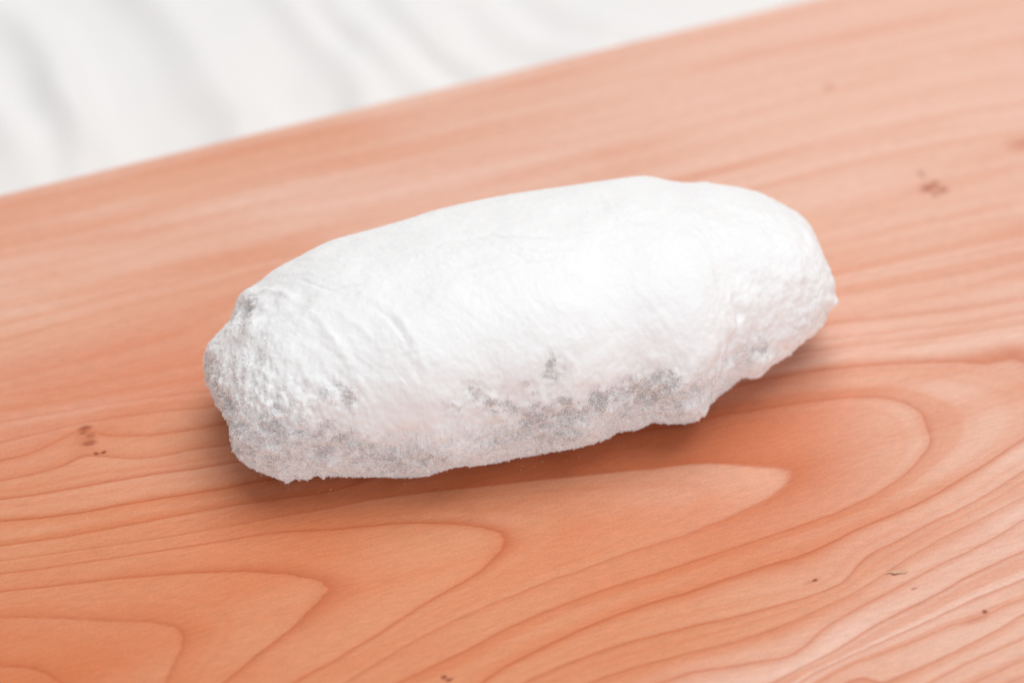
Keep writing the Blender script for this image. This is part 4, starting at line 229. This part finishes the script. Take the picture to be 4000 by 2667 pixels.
# ------------------------------------------------------------------ materials
def wood_material():
    N = Nodes('cedar_wood')
    co = N.coord()
    rot = N.mapping(co, rot=(0, 0, -math.radians(21)))
    along = N.mapping(rot, scale=(9, 130, 130))
    fibre = N.mapping(rot, scale=(260, 1300, 1300))
    # growth rings: sharp latewood edge that fades outward
    jit = N.noise(N.mapping(rot, scale=(160, 420, 420)), 1.0, 3, 0.6)
    jit2 = N.noise(N.mapping(rot, scale=(28, 60, 60)), 1.0, 2, 0.5)
    ring = N.attr('ring')
    r = N.math('ADD', ring, N.math('MULTIPLY', N.math('SUBTRACT', jit, 0.5), 0.05))
    r = N.math('ADD', r, N.math('MULTIPLY', N.math('SUBTRACT', jit2, 0.5), 0.10))
    keen = N.attr('keen')
    fr = N.math('FRACT', r)
    idn = N.math('FLOOR', r)
    rnd = N.white(idn)
    rnd2 = N.white(N.math('ADD', idn, 37.3))
    inv = N.math('SUBTRACT', 1.0, fr)
    soft = N.math('POWER', inv, N.ramp(rnd, 0, 1, 2.5, 7.0, 'LINEAR'))
    thin = N.math('POWER', inv, 16.0)
    pre = N.math('POWER', fr, 60.0)
    late = N.math('MULTIPLY', soft, N.math('MULTIPLY', keen, N.ramp(rnd2, 0, 1, 0.20, 0.60, 'LINEAR')))
    line = N.math('MULTIPLY', N.math('ADD', thin, pre, clamp=True), N.math('MULTIPLY', keen, N.ramp(rnd, 0, 1, 0.45, 0.80, 'LINEAR')))
    streak = N.noise(along, 1.0, 3, 0.55)
    ringband = N.noise(None, 1.3, 3, 0.6, '1D', r)
    fib = N.noise(fibre, 1.0, 2, 0.6)
    blot = N.noise(N.mapping(rot, scale=(10, 26, 26)), 1.0, 3, 0.5)
    speck = N.noise(rot, 1700.0, 1, 0.5)
    c_light = (0.705, 0.290, 0.150)
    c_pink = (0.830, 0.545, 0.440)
    c_mid = (0.660, 0.195, 0.078)
    c_dark = (0.480, 0.092, 0.026)
    col = N.mix(N.ramp(blot, 0.35, 0.68), c_light, c_mid)
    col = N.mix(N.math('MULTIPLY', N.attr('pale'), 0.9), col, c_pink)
    col = N.mix(N.math('MULTIPLY', N.ramp(ringband, 0.42, 0.72), N.ramp(keen, 0, 1, 0.16, 0.45, 'LINEAR')), col, c_mid)
    col = N.mix(N.math('MULTIPLY', N.ramp(streak, 0.45, 0.75), 0.32), col, c_mid)
    col = N.mix(N.math('MULTIPLY', N.attr('deep'), 0.75), col, (0.60, 0.155, 0.055))
    col = N.mix(late, col, c_mid)
    col = N.mix(N.math('MULTIPLY', late, 0.35), col, c_dark)
    col = N.mix(N.math('MULTIPLY', line, 0.82), col, c_dark)
    fb = N.ramp(fib, 0.25, 0.75, 0.91, 1.07, 'LINEAR')
    sb = N.ramp(speck, 0.25, 0.75, 0.94, 1.06, 'LINEAR')
    g = N.t.nodes.new('ShaderNodeVectorMath')
    g.operation = 'SCALE'
    N.put(g.inputs[0], col)
    N.put(g.inputs['Scale'], N.math('MULTIPLY', fb, sb))
    col = g.outputs[0]
    # pin knots
    warp = N.t.nodes.new('ShaderNodeTexNoise')
    N.put(warp.inputs['Vector'], co)
    warp.inputs['Scale'].default_value = 700
    warp.inputs['Detail'].default_value = 2
    wv = N.vmath('SCALE', N.vmath('SUBTRACT', warp.outputs['Color'], (0.5, 0.5, 0.5)))
    wv.node.inputs['Scale'].default_value = 0.0011
    cw = N.vmath('ADD', N.vmath('MULTIPLY', co, (1, 1, 0)), N.vmath('MULTIPLY', wv, (1, 1, 0)))
    for x, y, rx, ry, s in KNOT:
        a = math.radians(21)
        v = N.mapping(cw, loc=(x / 1000, y / 1000, 0), rot=(0, 0, a), scale=(rx / 1000, ry / 1000, 1), kind='TEXTURE')
        d = N.vmath('LENGTH', v)
        m = N.ramp(d, 0.25 if s > 0.45 else 0.0, 1.15, s, 0.0)
        col = N.mix(m, col, (0.27, 0.060, 0.028) if s > 0.45 else (0.47, 0.125, 0.055))
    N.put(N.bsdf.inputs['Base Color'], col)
    N.put(N.bsdf.inputs['Roughness'], N.ramp(fib, 0.2, 0.8, 0.48, 0.60, 'LINEAR'))
    N.bsdf.inputs['Specular IOR Level'].default_value = 0.16
    h = N.math('MULTIPLY', fib, 0.6)
    N.put(N.bsdf.inputs['Normal'], N.bump(h, 0.35, 0.00012))
    return N.mat

def powder_material():
    N = Nodes('flour_dusted_skin')
    co = N.coord()
    thin = N.attr('thin')
    n1 = N.noise(co, 420, 3, 0.6)
    n2 = N.noise(co, 1500, 3, 0.65)
    n3 = N.noise(co, 3300, 2, 0.6)
    mixn = N.math('ADD', N.math('MULTIPLY', n1, 0.34), N.math('ADD', N.math('MULTIPLY', n2, 0.38), N.math('MULTIPLY', n3, 0.28)))
    # where the powder is thin, flecks of the dark skin show between the grains
    gap = N.math('ADD', N.math('MULTIPLY', thin, 0.36), N.math('SUBTRACT', mixn, 0.685))
    fleck = N.ramp(gap, 0.02, 0.16)
    veil = N.math('MULTIPLY', N.math('MULTIPLY', thin, 0.60), N.ramp(n1, 0.36, 0.62, 0.08, 1.0))
    col = N.mix(N.ramp(N.noise(co, 90, 3, 0.55), 0.3, 0.7), (0.880, 0.880, 0.884), (0.855, 0.853, 0.858))
    col = N.mix(veil, col, (0.56, 0.53, 0.535))
    col = N.mix(N.math('MULTIPLY', fleck, 0.50), col, (0.29, 0.265, 0.26))
    N.put(N.bsdf.inputs['Base Color'], col)
    N.bsdf.inputs['Roughness'].default_value = 0.95
    N.bsdf.inputs['Specular IOR Level'].default_value = 0.15
    N.bsdf.inputs['Sheen Weight'].default_value = 0.15
    N.bsdf.inputs['Sheen Roughness'].default_value = 0.6
    N.bsdf.inputs['Subsurface Weight'].default_value = 0.35
    N.bsdf.inputs['Subsurface Radius'].default_value = (1.0, 1.0, 1.0)
    N.bsdf.inputs['Subsurface Scale'].default_value = 0.0009
    hb = N.math('ADD', N.math('MULTIPLY', n2, 1.0), N.math('MULTIPLY', n3, 0.7))
    N.put(N.bsdf.inputs['Normal'], N.bump(hb, 0.4, 0.00018))
    return N.mat

def grain_material():
    N = Nodes('flour_grains')
    v = N.noise(N.coord(), 900, 2, 0.5)
    N.put(N.bsdf.inputs['Base Color'], N.mix(v, (0.90, 0.90, 0.905), (0.80, 0.795, 0.80)))
    N.bsdf.inputs['Roughness'].default_value = 0.9
    N.bsdf.inputs['Specular IOR Level'].default_value = 0.2
    return N.mat

def cloth_material():
    N = Nodes('white_cotton')
    co = N.coord()
    v = N.noise(co, 14, 3, 0.5)
    N.put(N.bsdf.inputs['Base Color'], N.mix(v, (0.88, 0.875, 0.875), (0.85, 0.84, 0.835)))
    N.bsdf.inputs['Roughness'].default_value = 0.9
    N.bsdf.inputs['Specular IOR Level'].default_value = 0.2
    w = N.t.nodes.new('ShaderNodeTexWave')
    w.inputs['Scale'].default_value = 900
    N.put(w.inputs['Vector'], co)
    N.put(N.bsdf.inputs['Normal'], N.bump(w.outputs['Fac'], 0.2, 0.0002))
    return N.mat

WOOD, POWDER, GRAINS, CLOTH = wood_material(), powder_material(), grain_material(), cloth_material()

# ------------------------------------------------------------------ cloth the board lies on
THICK = 0.022
def build_cloth():
    def axis(lo, flo, fhi, hi, fine, coarse):
        return np.concatenate([np.arange(lo, flo, coarse), np.arange(flo, fhi, fine), np.arange(fhi, hi + coarse * .5, coarse)])
    xs = axis(-1.2, -0.32, 0.32, 1.2, 0.0022, 0.03)
    ys = axis(-0.9, 0.0, 0.40, 1.8, 0.0022, 0.03)
    X, Y = np.meshgrid(xs, ys, indexing='ij')
    P = np.stack([X.ravel(), Y.ravel()], -1)
    Q = np.stack([P[:, 0], P[:, 1], np.zeros(len(P))], -1)
    P = P + np.stack([vnoise(Q * 22, 3), vnoise(Q * 22 + 9, 4)], -1) * 0.006
    h = np.zeros(len(P))
    for k, line in enumerate(CREST):
        L = np.array(line) / 1000
        # run each fold on past both traced ends
        L = np.vstack([L[0] + (L[0] - L[1]) / np.linalg.norm(L[0] - L[1]) * 0.35, L, L[-1] + (L[-1] - L[-2]) / np.linalg.norm(L[-1] - L[-2]) * 0.2])
        best = np.full(len(P), 9.0)
        side = np.zeros(len(P))
        for a, b in zip(L[:-1], L[1:]):
            ab = b - a
            t = np.clip(((P - a) @ ab) / (ab @ ab), 0, 1)
            d = P - (a + t[:, None] * ab)
            dist = np.hypot(d[:, 0], d[:, 1])
            s = np.sign(ab[0] * d[:, 1] - ab[1] * d[:, 0])
            m = dist < best
            best[m] = dist[m]
            side[m] = s[m]
        amp, wl, wr = CLOTH_AMP[k % len(CLOTH_AMP)]
        wd = np.where(side > 0, wl, wr) * 0.65
        fade = np.where(np.hypot(P[:, 0], P[:, 1] - 0.1) > 0.45, 0.4, 1.0)
        h += 0.38 * fade * amp * np.exp(-(best / wd) ** 2)
    h += 0.002 * fbm(Q * 7, 2, 11) + 0.0022 * fbm(Q * np.array([34, 20, 1]), 2, 15)
    # the weight of the board presses the folds flat under it
    e = P[:, 0] * -EDGE_S + P[:, 1] * EDGE_C
    under = smooth(EDGE_D + 0.010, EDGE_D - 0.004, e)
    z = h * (1 - under) - 0.0 
    z = np.where(under > 0.5, np.minimum(z, 0.0), z)
    V = np.stack([X.ravel(), Y.ravel(), z], -1)
    f = grid_faces(len(xs), len(ys)).reshape(-1, 4)[:, ::-1].reshape(-1)
    me = mesh_from('white_cloth', V, f, 4, CLOTH)
    o = link('white_cloth', me, (0, 0, -THICK - 0.0125))
    o['label'] = 'white cotton cloth with soft diagonal folds spread behind and under the wooden board'
    o['category'] = 'cloth'
    return o

EDGE_A = math.radians(23.48)
EDGE_S, EDGE_C = math.sin(EDGE_A), math.cos(EDGE_A)
EDGE_D = 0.1038
CLOTH_AMP = [(0.010, 0.010, 0.013), (0.012, 0.011, 0.014), (0.009, 0.008, 0.010), (0.010, 0.009, 0.011), (0.010, 0.009, 0.011), (0.010, 0.009, 0.012), (0.010, 0.010, 0.012), (0.007, 0.009, 0.010), (0.006, 0.008, 0.010)]
build_cloth()

# ------------------------------------------------------------------ wooden board
def tps_field(Q):
    G = np.array(GRAIN, dtype=np.float64)
    P = G[:, :2] / 100
    n = len(P)
    d2 = ((P[:, None] - P[None]) ** 2).sum(-1)
    K = np.where(d2 > 0, 0.5 * d2 * np.log(np.maximum(d2, 1e-12)), 0)
    K += np.eye(n) * 6e-5
    A = np.zeros((n + 3, n + 3))
    A[:n, :n] = K
    A[:n, n] = 1
    A[:n, n + 1:] = P
    A[n:, :n] = A[:n, n:].T
    sol = np.linalg.solve(A, np.concatenate([G[:, 2], np.zeros(3)]))
    w = sol[:n].astype(np.float32)
    Pf = P.astype(np.float32)
    out = np.zeros(len(Q), dtype=np.float32)
    q = (Q * 10).astype(np.float32)
    for s in range(0, len(Q), 20000):
        c = q[s:s + 20000]
        d2 = (c ** 2).sum(-1)[:, None] + (Pf ** 2).sum(-1)[None] - 2 * c @ Pf.T
        d2 = np.maximum(d2, 1e-9)
        out[s:s + 20000] = (0.5 * d2 * np.log(d2)) @ w + sol[n] + c @ sol[n + 1:].astype(np.float32)
    return out

def build_board():
    a = np.concatenate([np.linspace(-0.34, -0.165, 30)[:-1], np.arange(-0.165, 0.215, 0.0008), np.linspace(0.215, 0.40, 30)])
    RB = 0.0016
    bt = np.concatenate([np.linspace(EDGE_D - 0.30 + RB, EDGE_D - 0.252, 12)[:-1], np.arange(EDGE_D - 0.252, EDGE_D - RB, 0.0006)])
    arc = np.linspace(0, math.pi / 2, 6)
    prof = [(b, 0.0) for b in bt]
    prof += [(EDGE_D - RB + RB * math.sin(t), -RB + RB * math.cos(t)) for t in arc]
    prof += [(EDGE_D, -THICK + RB), (EDGE_D - RB, -THICK), (EDGE_D - 0.30 + RB, -THICK), (EDGE_D - 0.30, -THICK + RB)]
    prof += [(EDGE_D - 0.30 + RB - RB * math.cos(t), -RB + RB * math.sin(t)) for t in arc[:-1]]
    prof = np.array(prof)
    n, m = len(a), len(prof)
    A = np.repeat(a, m)
    Bv = np.tile(prof[:, 0], n)
    Z = np.tile(prof[:, 1], n)
    X = A * EDGE_C - Bv * EDGE_S
    Y = A * EDGE_S + Bv * EDGE_C
    ring = tps_field(np.stack([X, Y], -1))
    ring = ring + np.clip(-Z, 0, 1) * 120
    V = np.stack([X, Y, Z], -1)
    f = grid_faces(n, m, True).reshape(-1, 4)[:, ::-1].reshape(-1)
    me = mesh_from('wooden_board', V, f, 4, WOOD)
    bm = bmesh.new()
    bm.from_mesh(me)
    bm.verts.ensure_lookup_table()
    for base, rev in ((0, False), ((n - 1) * m, True)):
        ring_v = [bm.verts[base + k] for k in range(m)]
        bm.faces.new(ring_v[::-1] if rev else ring_v)
    bmesh.ops.recalc_face_normals(bm, faces=bm.faces)
    bm.to_mesh(me)
    bm.free()
    float_attr(me, 'ring', ring)
    # paler: sapwood band along lower right rings, soft patches, gradients to far and right
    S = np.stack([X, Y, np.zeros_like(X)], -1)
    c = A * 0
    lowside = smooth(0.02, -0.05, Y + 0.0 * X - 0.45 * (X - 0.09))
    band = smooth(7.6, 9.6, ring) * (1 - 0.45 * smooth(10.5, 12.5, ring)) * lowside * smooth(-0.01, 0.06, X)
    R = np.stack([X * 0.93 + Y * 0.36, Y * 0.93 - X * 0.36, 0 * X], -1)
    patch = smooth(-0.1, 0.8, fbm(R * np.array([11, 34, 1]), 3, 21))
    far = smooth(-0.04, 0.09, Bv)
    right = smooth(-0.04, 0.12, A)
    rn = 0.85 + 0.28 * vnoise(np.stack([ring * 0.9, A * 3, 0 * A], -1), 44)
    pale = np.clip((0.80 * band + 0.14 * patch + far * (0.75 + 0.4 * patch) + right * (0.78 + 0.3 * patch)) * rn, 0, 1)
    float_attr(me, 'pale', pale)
    # a deeper orange band of latewood runs lengthwise under the loaf
    upper = smooth(-0.075, -0.055, Y - 0.16 * X)
    deep = smooth(3.98, 4.03, ring) * smooth(6.6, 4.4, ring) * upper * smooth(0.10, 0.05, X) * smooth(-0.085, 0.0, X)
    float_attr(me, 'deep', deep)
    # the narrow rings towards the far edge are fainter
    keen = 1 - 0.86 * smooth(7.5, 12.5, ring) * smooth(-0.045, 0.02, Y - 0.30 * X)
    keen *= 1 - 0.45 * right
    float_attr(me, 'keen', keen)
    o = link('wooden_board', me)
    o['label'] = 'reddish wooden board with arched growth rings and small knots under the white loaf'
    o['category'] = 'board'
    return o
board = build_board()

# raised fibre near the right front of the board
def build_splinter():
    bm = bmesh.new()
    pts = [Vector((x / 1000, y / 1000, 0.00012 + 0.00035 * math.sin(math.pi * k / (len(SPLINTER) - 1)))) for k, (x, y) in enumerate(SPLINTER)]
    rings = []
    for k, p in enumerate(pts):
        d = (pts[min(k + 1, len(pts) - 1)] - pts[max(k - 1, 0)]).normalized()
        s = d.cross(Vector((0, 0, 1))).normalized()
        u = s.cross(d)
        r = (0.00006, 0.00016, 0.00030, 0.00015, 0.00013, 0.00004)[k]
        rings.append([bm.verts.new(p + (s * math.cos(q) + u * math.sin(q) * 0.6) * r) for q in [i * math.tau / 6 for i in range(6)]])
    for r0, r1 in zip(rings[:-1], rings[1:]):
        for i in range(6):
            bm.faces.new((r0[i], r0[(i + 1) % 6], r1[(i + 1) % 6], r1[i]))
    bm.faces.new(rings[0][::-1])
    bm.faces.new(rings[-1])
    me = bpy.data.meshes.new('wood_splinter')
    bm.to_mesh(me)
    bm.free()
    N = Nodes('splinter_wood')
    N.put(N.bsdf.inputs['Base Color'], N.mix(N.noise(N.coord(), 1500, 2), (0.72, 0.56, 0.42), (0.48, 0.28, 0.16)))
    N.bsdf.inputs['Roughness'].default_value = 0.4
    me.materials.append(N.mat)
    return link('wood_splinter', me, parent=board)
build_splinter()

# ------------------------------------------------------------------ the loaf
LOAF_A = math.radians(18)
RIM_DEEP = np.array([0.0, 0.766, -0.643])    # lumps and notches on the rim run this way into the loaf
def pch(x, y, q):
    m = np.gradient(y, x)
    i = np.clip(np.searchsorted(x, q) - 1, 0, len(x) - 2)
    h = x[i + 1] - x[i]
    u = (q - x[i]) / h
    return (2*u**3 - 3*u**2 + 1) * y[i] + (u**3 - 2*u**2 + u) * h * m[i] + (-2*u**3 + 3*u**2) * y[i+1] + (u**3 - u**2) * h * m[i+1]

def cap(t):
    a = np.clip(t / 0.22, 0, 1)
    b = np.clip((1 - t) / 0.34, 0, 1)
    return (1 - (1 - a) ** 2.8) ** (1 / 2.8) * (1 - (1 - b) ** 2.3) ** (1 / 2.3)

def loaf_surface(tt, ph):
    ts = np.linspace(0, 1, len(WID))
    w = pch(ts, np.array(WID), tt) * cap(tt)
    h0 = pch(ts, np.array(HEI), tt)
    y = pch(ts, np.array(YC), tt)
    c = cap(tt)
    X = AX[0] + (AX[1] - AX[0]) * tt
    cp, sp = np.cos(ph), np.sin(ph)
    ex = np.where(sp < 0, 0.74, 0.88)
    cc = np.sign(cp) * abs(cp) ** ex
    ss = np.sign(sp) * abs(sp) ** ex
    Z = (0.43 * h0)[:, None] + np.maximum(ss, 0) * (0.57 * h0 * c)[:, None] + np.minimum(ss, 0) * (0.50 * h0 * c)[:, None]
    Y = y[:, None] + cc * w[:, None]
    Xl = np.broadcast_to(X[:, None], Y.shape)
    ca, sa = math.cos(LOAF_A), math.sin(LOAF_A)
    return np.stack([ca * Xl - sa * Y, sa * Xl + ca * Y + AX[2], Z], -1)

def loaf_shape():
    NL, NA = 720, 540
    # even spacing along the profile, round the blunt ends too
    t0 = 0.5 - 0.5 * np.cos(np.linspace(0.004, math.pi - 0.004, 6000))
    rr = np.stack([t0 * (AX[1] - AX[0]), 27 * cap(t0)], -1)
    s = np.concatenate([[0], np.cumsum(np.linalg.norm(np.diff(rr, axis=0), axis=1))])
    tt = np.interp(np.linspace(0, s[-1], NL), s, t0)
    p0 = np.linspace(0, 2 * math.pi, 4001)
    ex = np.where(np.sin(p0) < 0, 0.74, 0.88)
    q = np.stack([29 * np.sign(np.cos(p0)) * abs(np.cos(p0)) ** ex, 21 * np.sign(np.sin(p0)) * abs(np.sin(p0)) ** ex], -1)
    s = np.concatenate([[0], np.cumsum(np.linalg.norm(np.diff(q, axis=0), axis=1))])
    ph = np.interp(np.linspace(0, s[-1], NA + 1)[:-1], s, p0)
    S = loaf_surface(tt, ph)
    du = np.gradient(S, axis=0)
    dv = np.roll(S, -1, 1) - np.roll(S, 1, 1)
    Nn = np.cross(du, dv)
    Nn /= np.linalg.norm(Nn, axis=-1, keepdims=True) + 1e-12
    Nn *= np.sign(np.sum(Nn * (S - S.mean(1, keepdims=True)), -1, keepdims=True).mean())
    T = np.repeat(tt, NA)
    P = S.reshape(-1, 3)
    Nn = Nn.reshape(-1, 3)
    n = len(P)
    disp = np.zeros(n)
    # outline irregularities
    R = np.array(RIM)
    num = np.zeros(n)
    den = np.full(n, 1e-6)
    for x, y, z, a in R:
        m = np.where(np.abs(P[:, 0] - x) < 9)[0]
        dv3 = P[m] - (x, y, z)
        par = dv3 @ RIM_DEEP
        d2 = (dv3 ** 2).sum(1) - par ** 2 * (1 - 1 / 4.5 ** 2)
        w = np.exp(-d2 / (2 * 1.05 ** 2))
        w2 = np.exp(-d2 / (2 * 3.2 ** 2)) * 0.02
        num[m] += a * (w + w2)
        den[m] += w + w2
    cover = np.clip(den / 0.5, 0, 1)
    disp += num / den * smooth(0, 1, cover)
    for x, y, z, r, a in BUMP:
        d2 = ((P - (x, y, z)) ** 2).sum(1)
        wob = 1 + 0.35 * 0
        disp += a * 1.15 * np.exp(-d2 / (r * r) * 1.2)
    warp = P + 0.8 * np.stack([vnoise(P / 5.0, 31), vnoise(P / 5.0, 32), vnoise(P / 5.0, 33)], -1)
    for poly, wd, a in RIDGE:
        L = np.array(poly)
        lo, hi = L.min(0) - 4, L.max(0) + 4
        m = np.where(((warp > lo) & (warp < hi)).all(1))[0]
        best = np.full(len(m), 99.0)
        tpos = np.zeros(len(m))
        for k, (q0, q1) in enumerate(zip(L[:-1], L[1:])):
            ab = q1 - q0
            t = np.clip(((warp[m] - q0) @ ab) / (ab @ ab + 1e-9), 0, 1)
            d = np.linalg.norm(warp[m] - (q0 + t[:, None] * ab), axis=1)
            u = d < best
            best[u] = d[u]
            tpos[u] = (k + t[u]) / (len(L) - 1)
        disp[m] += 1.05 * a * np.exp(-(best / wd) ** 2) * np.sin(np.pi * np.clip(tpos * .9 + .05, 0, 1)) ** .5
    # thin powder
    thin = np.zeros(n)
    for x, y, z, r, a in THIN:
        d2 = ((warp - (x, y, z)) ** 2).sum(1)
        thin = np.maximum(thin, a * np.exp(-d2 / (r * r) * 0.42))
    under = smooth(9, 2, P[:, 2])
    thin = np.clip(np.maximum(thin, 0.15 * under), 0, 1)
    # local frame for wrinkles: u along the loaf, v round it
    ca, sa = math.cos(LOAF_A), math.sin(LOAF_A)
    ul = ca * P[:, 0] + sa * (P[:, 1] - AX[2])
    vl = -sa * P[:, 0] + ca * (P[:, 1] - AX[2])
    left = smooth(-18, -48, ul)
    right = smooth(25, 55, ul)
    rough = np.clip(0.20 + 0.60 * thin + 0.50 * smooth(26, 10, P[:, 2]) + 0.32 * smooth(-44, -60, ul) + 0.18 * right, 0, 1)
    # wrinkles run down over the shoulder near the ends, along the loaf on top
    sk = np.stack([(ul + 0.75 * vl) / 2.0, (vl - 0.5 * ul) / 8.0, P[:, 2] / 8.0], -1)
    wr = fbm(sk, 2, 51)
    disp += 0.12 * smooth(-0.35, 0.5, fbm(P / 9.0, 1, 55)) * left * (1 - 0.5 * smooth(-52, -64, ul)) * (np.abs(wr) * -1.2 + 0.4)
    sk = np.stack([ul / 2.4, vl / 9.0, P[:, 2] / 9.0], -1)
    disp += 0.10 * smooth(-0.35, 0.5, fbm(P / 9.0, 1, 56)) * right * (np.abs(fbm(sk, 2, 61)) * -1.2 + 0.4)
    sk = np.stack([(ul + 0.25 * vl) / 12.0, (vl + P[:, 2]) / 2.6, P[:, 2] / 7.0], -1)
    top = smooth(28, 36, P[:, 2]) * (1 - left) * (1 - right)
    disp += 0.09 * smooth(-0.2, 0.5, fbm(P / 9.0, 1, 57)) * top * (np.abs(fbm(sk, 2, 71)) * -1.2 + 0.4)
    sk = np.stack([(ul + 0.6 * vl) / 1.6, (vl - 0.5 * ul) / 4.0, P[:, 2] / 4.0], -1)
    disp += 0.06 * fbm(sk, 2, 75)
    # lumps, crumbs, powder
    disp += 0.45 * fbm(P / 11.0, 2, 81)
    front = smooth(0, -14, vl) * smooth(34, 24, P[:, 2])
    disp += 0.18 * front * fbm(P / 5.0, 2, 83) + 0.10 * front * fbm(P / 1.7, 2, 84)
    disp += rough * 0.50 * fbm(P / 3.8, 2, 85)
    disp += rough ** 1.3 * 0.42 * fbm(P / 1.5, 2, 91)
    disp += 0.045 * fbm(P / 0.9, 2, 95) + rough * 0.13 * vnoise(P / 0.6, 99)
    V = P + Nn * disp[:, None]
    # sits on the board: the underside is pressed flat
    z = V[:, 2]
    lowz = 0.25
    V[:, 2] = np.where(z < lowz, lowz + 0.0 * z, z)
    return dict(V=V, P=P, Nn=Nn, thin=thin, rough=rough, ul=ul, du=du, dv=dv, n=n, NL=NL, NA=NA)

def build_loaf():
    g = loaf_shape()
    V, P, Nn, thin, rough, ul, du, dv, n, NL, NA = (g[k] for k in ('V', 'P', 'Nn', 'thin', 'rough', 'ul', 'du', 'dv', 'n', 'NL', 'NA'))
    base = np.array([0, AX[2], 0.0])
    V = (V - base) / 1000
    # close the two poles
    c0 = V[:NA].mean(0)
    c1 = V[-NA:].mean(0)
    Vall = np.vstack([V, c0, c1])
    f = grid_faces(NL, NA, True).reshape(-1, 4)
    me = mesh_from('powdered_loaf', Vall, f.reshape(-1), 4, POWDER)
    bm = bmesh.new()
    bm.from_mesh(me)
    bm.verts.ensure_lookup_table()
    for k in range(NA):
        k2 = (k + 1) % NA
        bm.faces.new((bm.verts[n], bm.verts[k2], bm.verts[k])).smooth = True
        b = (NL - 1) * NA
        bm.faces.new((bm.verts[n + 1], bm.verts[b + k], bm.verts[b + k2])).smooth = True
    bmesh.ops.recalc_face_normals(bm, faces=bm.faces)
    bm.to_mesh(me)
    bm.free()
    float_attr(me, 'thin', np.concatenate([thin, [0.3, 0.3]]))
    loaf = link('powdered_loaf', me, tuple(base / 1000))
    loaf['label'] = 'oblong white flour-dusted loaf with grey patches lying on the wooden board'
    loaf['category'] = 'bread'

    # loose flour grains clinging to the skin
    rng = np.random.default_rng(5)
    wgt = (np.clip(rough - 0.3, 0, 1) ** 1.3) * np.maximum(smooth(27, 17, P[:, 2]), 0.5 * smooth(-52, -60, ul)) * smooth(52, 40, ul) * np.where(P[:, 2] < 0.6, 0.02, 1.0)
    area = np.linalg.norm(np.cross(du.reshape(-1, 3), dv.reshape(-1, 3)), axis=1)
    wgt = wgt * area
    k = rng.choice(n, NGRAIN, p=wgt / wgt.sum())
    r = (0.05 + 0.13 * rng.random(NGRAIN) ** 2.5) / 1000
    ctr = V[k] + rng.normal(0, 0.00012, (NGRAIN, 3)) + Nn[k] * (r * 0.35)[:, None]
    tet = np.array([[1, 1, 1], [1, -1, -1], [-1, 1, -1], [-1, -1, 1]], dtype=float) / 1.2
    q = rng.normal(size=(NGRAIN, 4))
    q /= np.linalg.norm(q, axis=1, keepdims=True)
    w_, x_, y_, z_ = q.T
    M = np.stack([1-2*(y_*y_+z_*z_), 2*(x_*y_-z_*w_), 2*(x_*z_+y_*w_), 2*(x_*y_+z_*w_), 1-2*(x_*x_+z_*z_), 2*(y_*z_-x_*w_), 2*(x_*z_-y_*w_), 2*(y_*z_+x_*w_), 1-2*(x_*x_+y_*y_)], -1).reshape(-1, 3, 3)
    tv = np.einsum('nij,kj->nki', M, tet) * r[:, None, None] * rng.uniform(0.6, 1.4, (NGRAIN, 4, 1)) + ctr[:, None, :]
    tv[..., 2] = np.maximum(tv[..., 2], 0.00005)
    idx = (np.arange(NGRAIN) * 4)[:, None, None] + np.array([[0, 1, 2], [0, 3, 1], [0, 2, 3], [1, 3, 2]])[None]
    g = mesh_from('flour_coating', tv.reshape(-1, 3), idx.reshape(-1), 3, GRAINS, False)
    go = link('flour_coating', g, parent=loaf)
    go['kind'] = 'stuff'
    return loaf
NGRAIN = 110000
loaf = build_loaf()

# ------------------------------------------------------------------ flour fallen on the board
def build_specks():
    rng = random.Random(3)
    bm = bmesh.new()
    spots = [(x, y, rng.uniform(0.05, 0.11)) for x, y in SPECK]
    for x, y in SPECK[8:16]:
        for _ in range(3):
            spots.append((x + rng.gauss(0, 2.2), y + rng.gauss(0, 1.4), rng.uniform(0.035, 0.07)))
    for _ in range(14):
        spots.append((rng.uniform(-95, 100), rng.uniform(-95, 60), rng.uniform(0.03, 0.07)))
    for x, y, r in spots:
        r /= 1000
        res = bmesh.ops.create_icosphere(bm, subdivisions=1, radius=r)
        sx = rng.uniform(0.8, 1.5)
        for v in res['verts']:
            v.co = Vector((v.co.x * sx * rng.uniform(.75, 1.25) + x / 1000, v.co.y * rng.uniform(.75, 1.25) + y / 1000, max(v.co.z * 0.7, -r * .5) + r * 0.5 + 0.00003))
    me = bpy.data.meshes.new('flour_specks')
    bm.to_mesh(me)
    bm.free()
    me.materials.append(GRAINS)
    o = link('flour_specks', me)
    o['kind'] = 'stuff'
    o['label'] = 'tiny white flour specks scattered on the board around the loaf'
    o['category'] = 'flour'
build_specks()
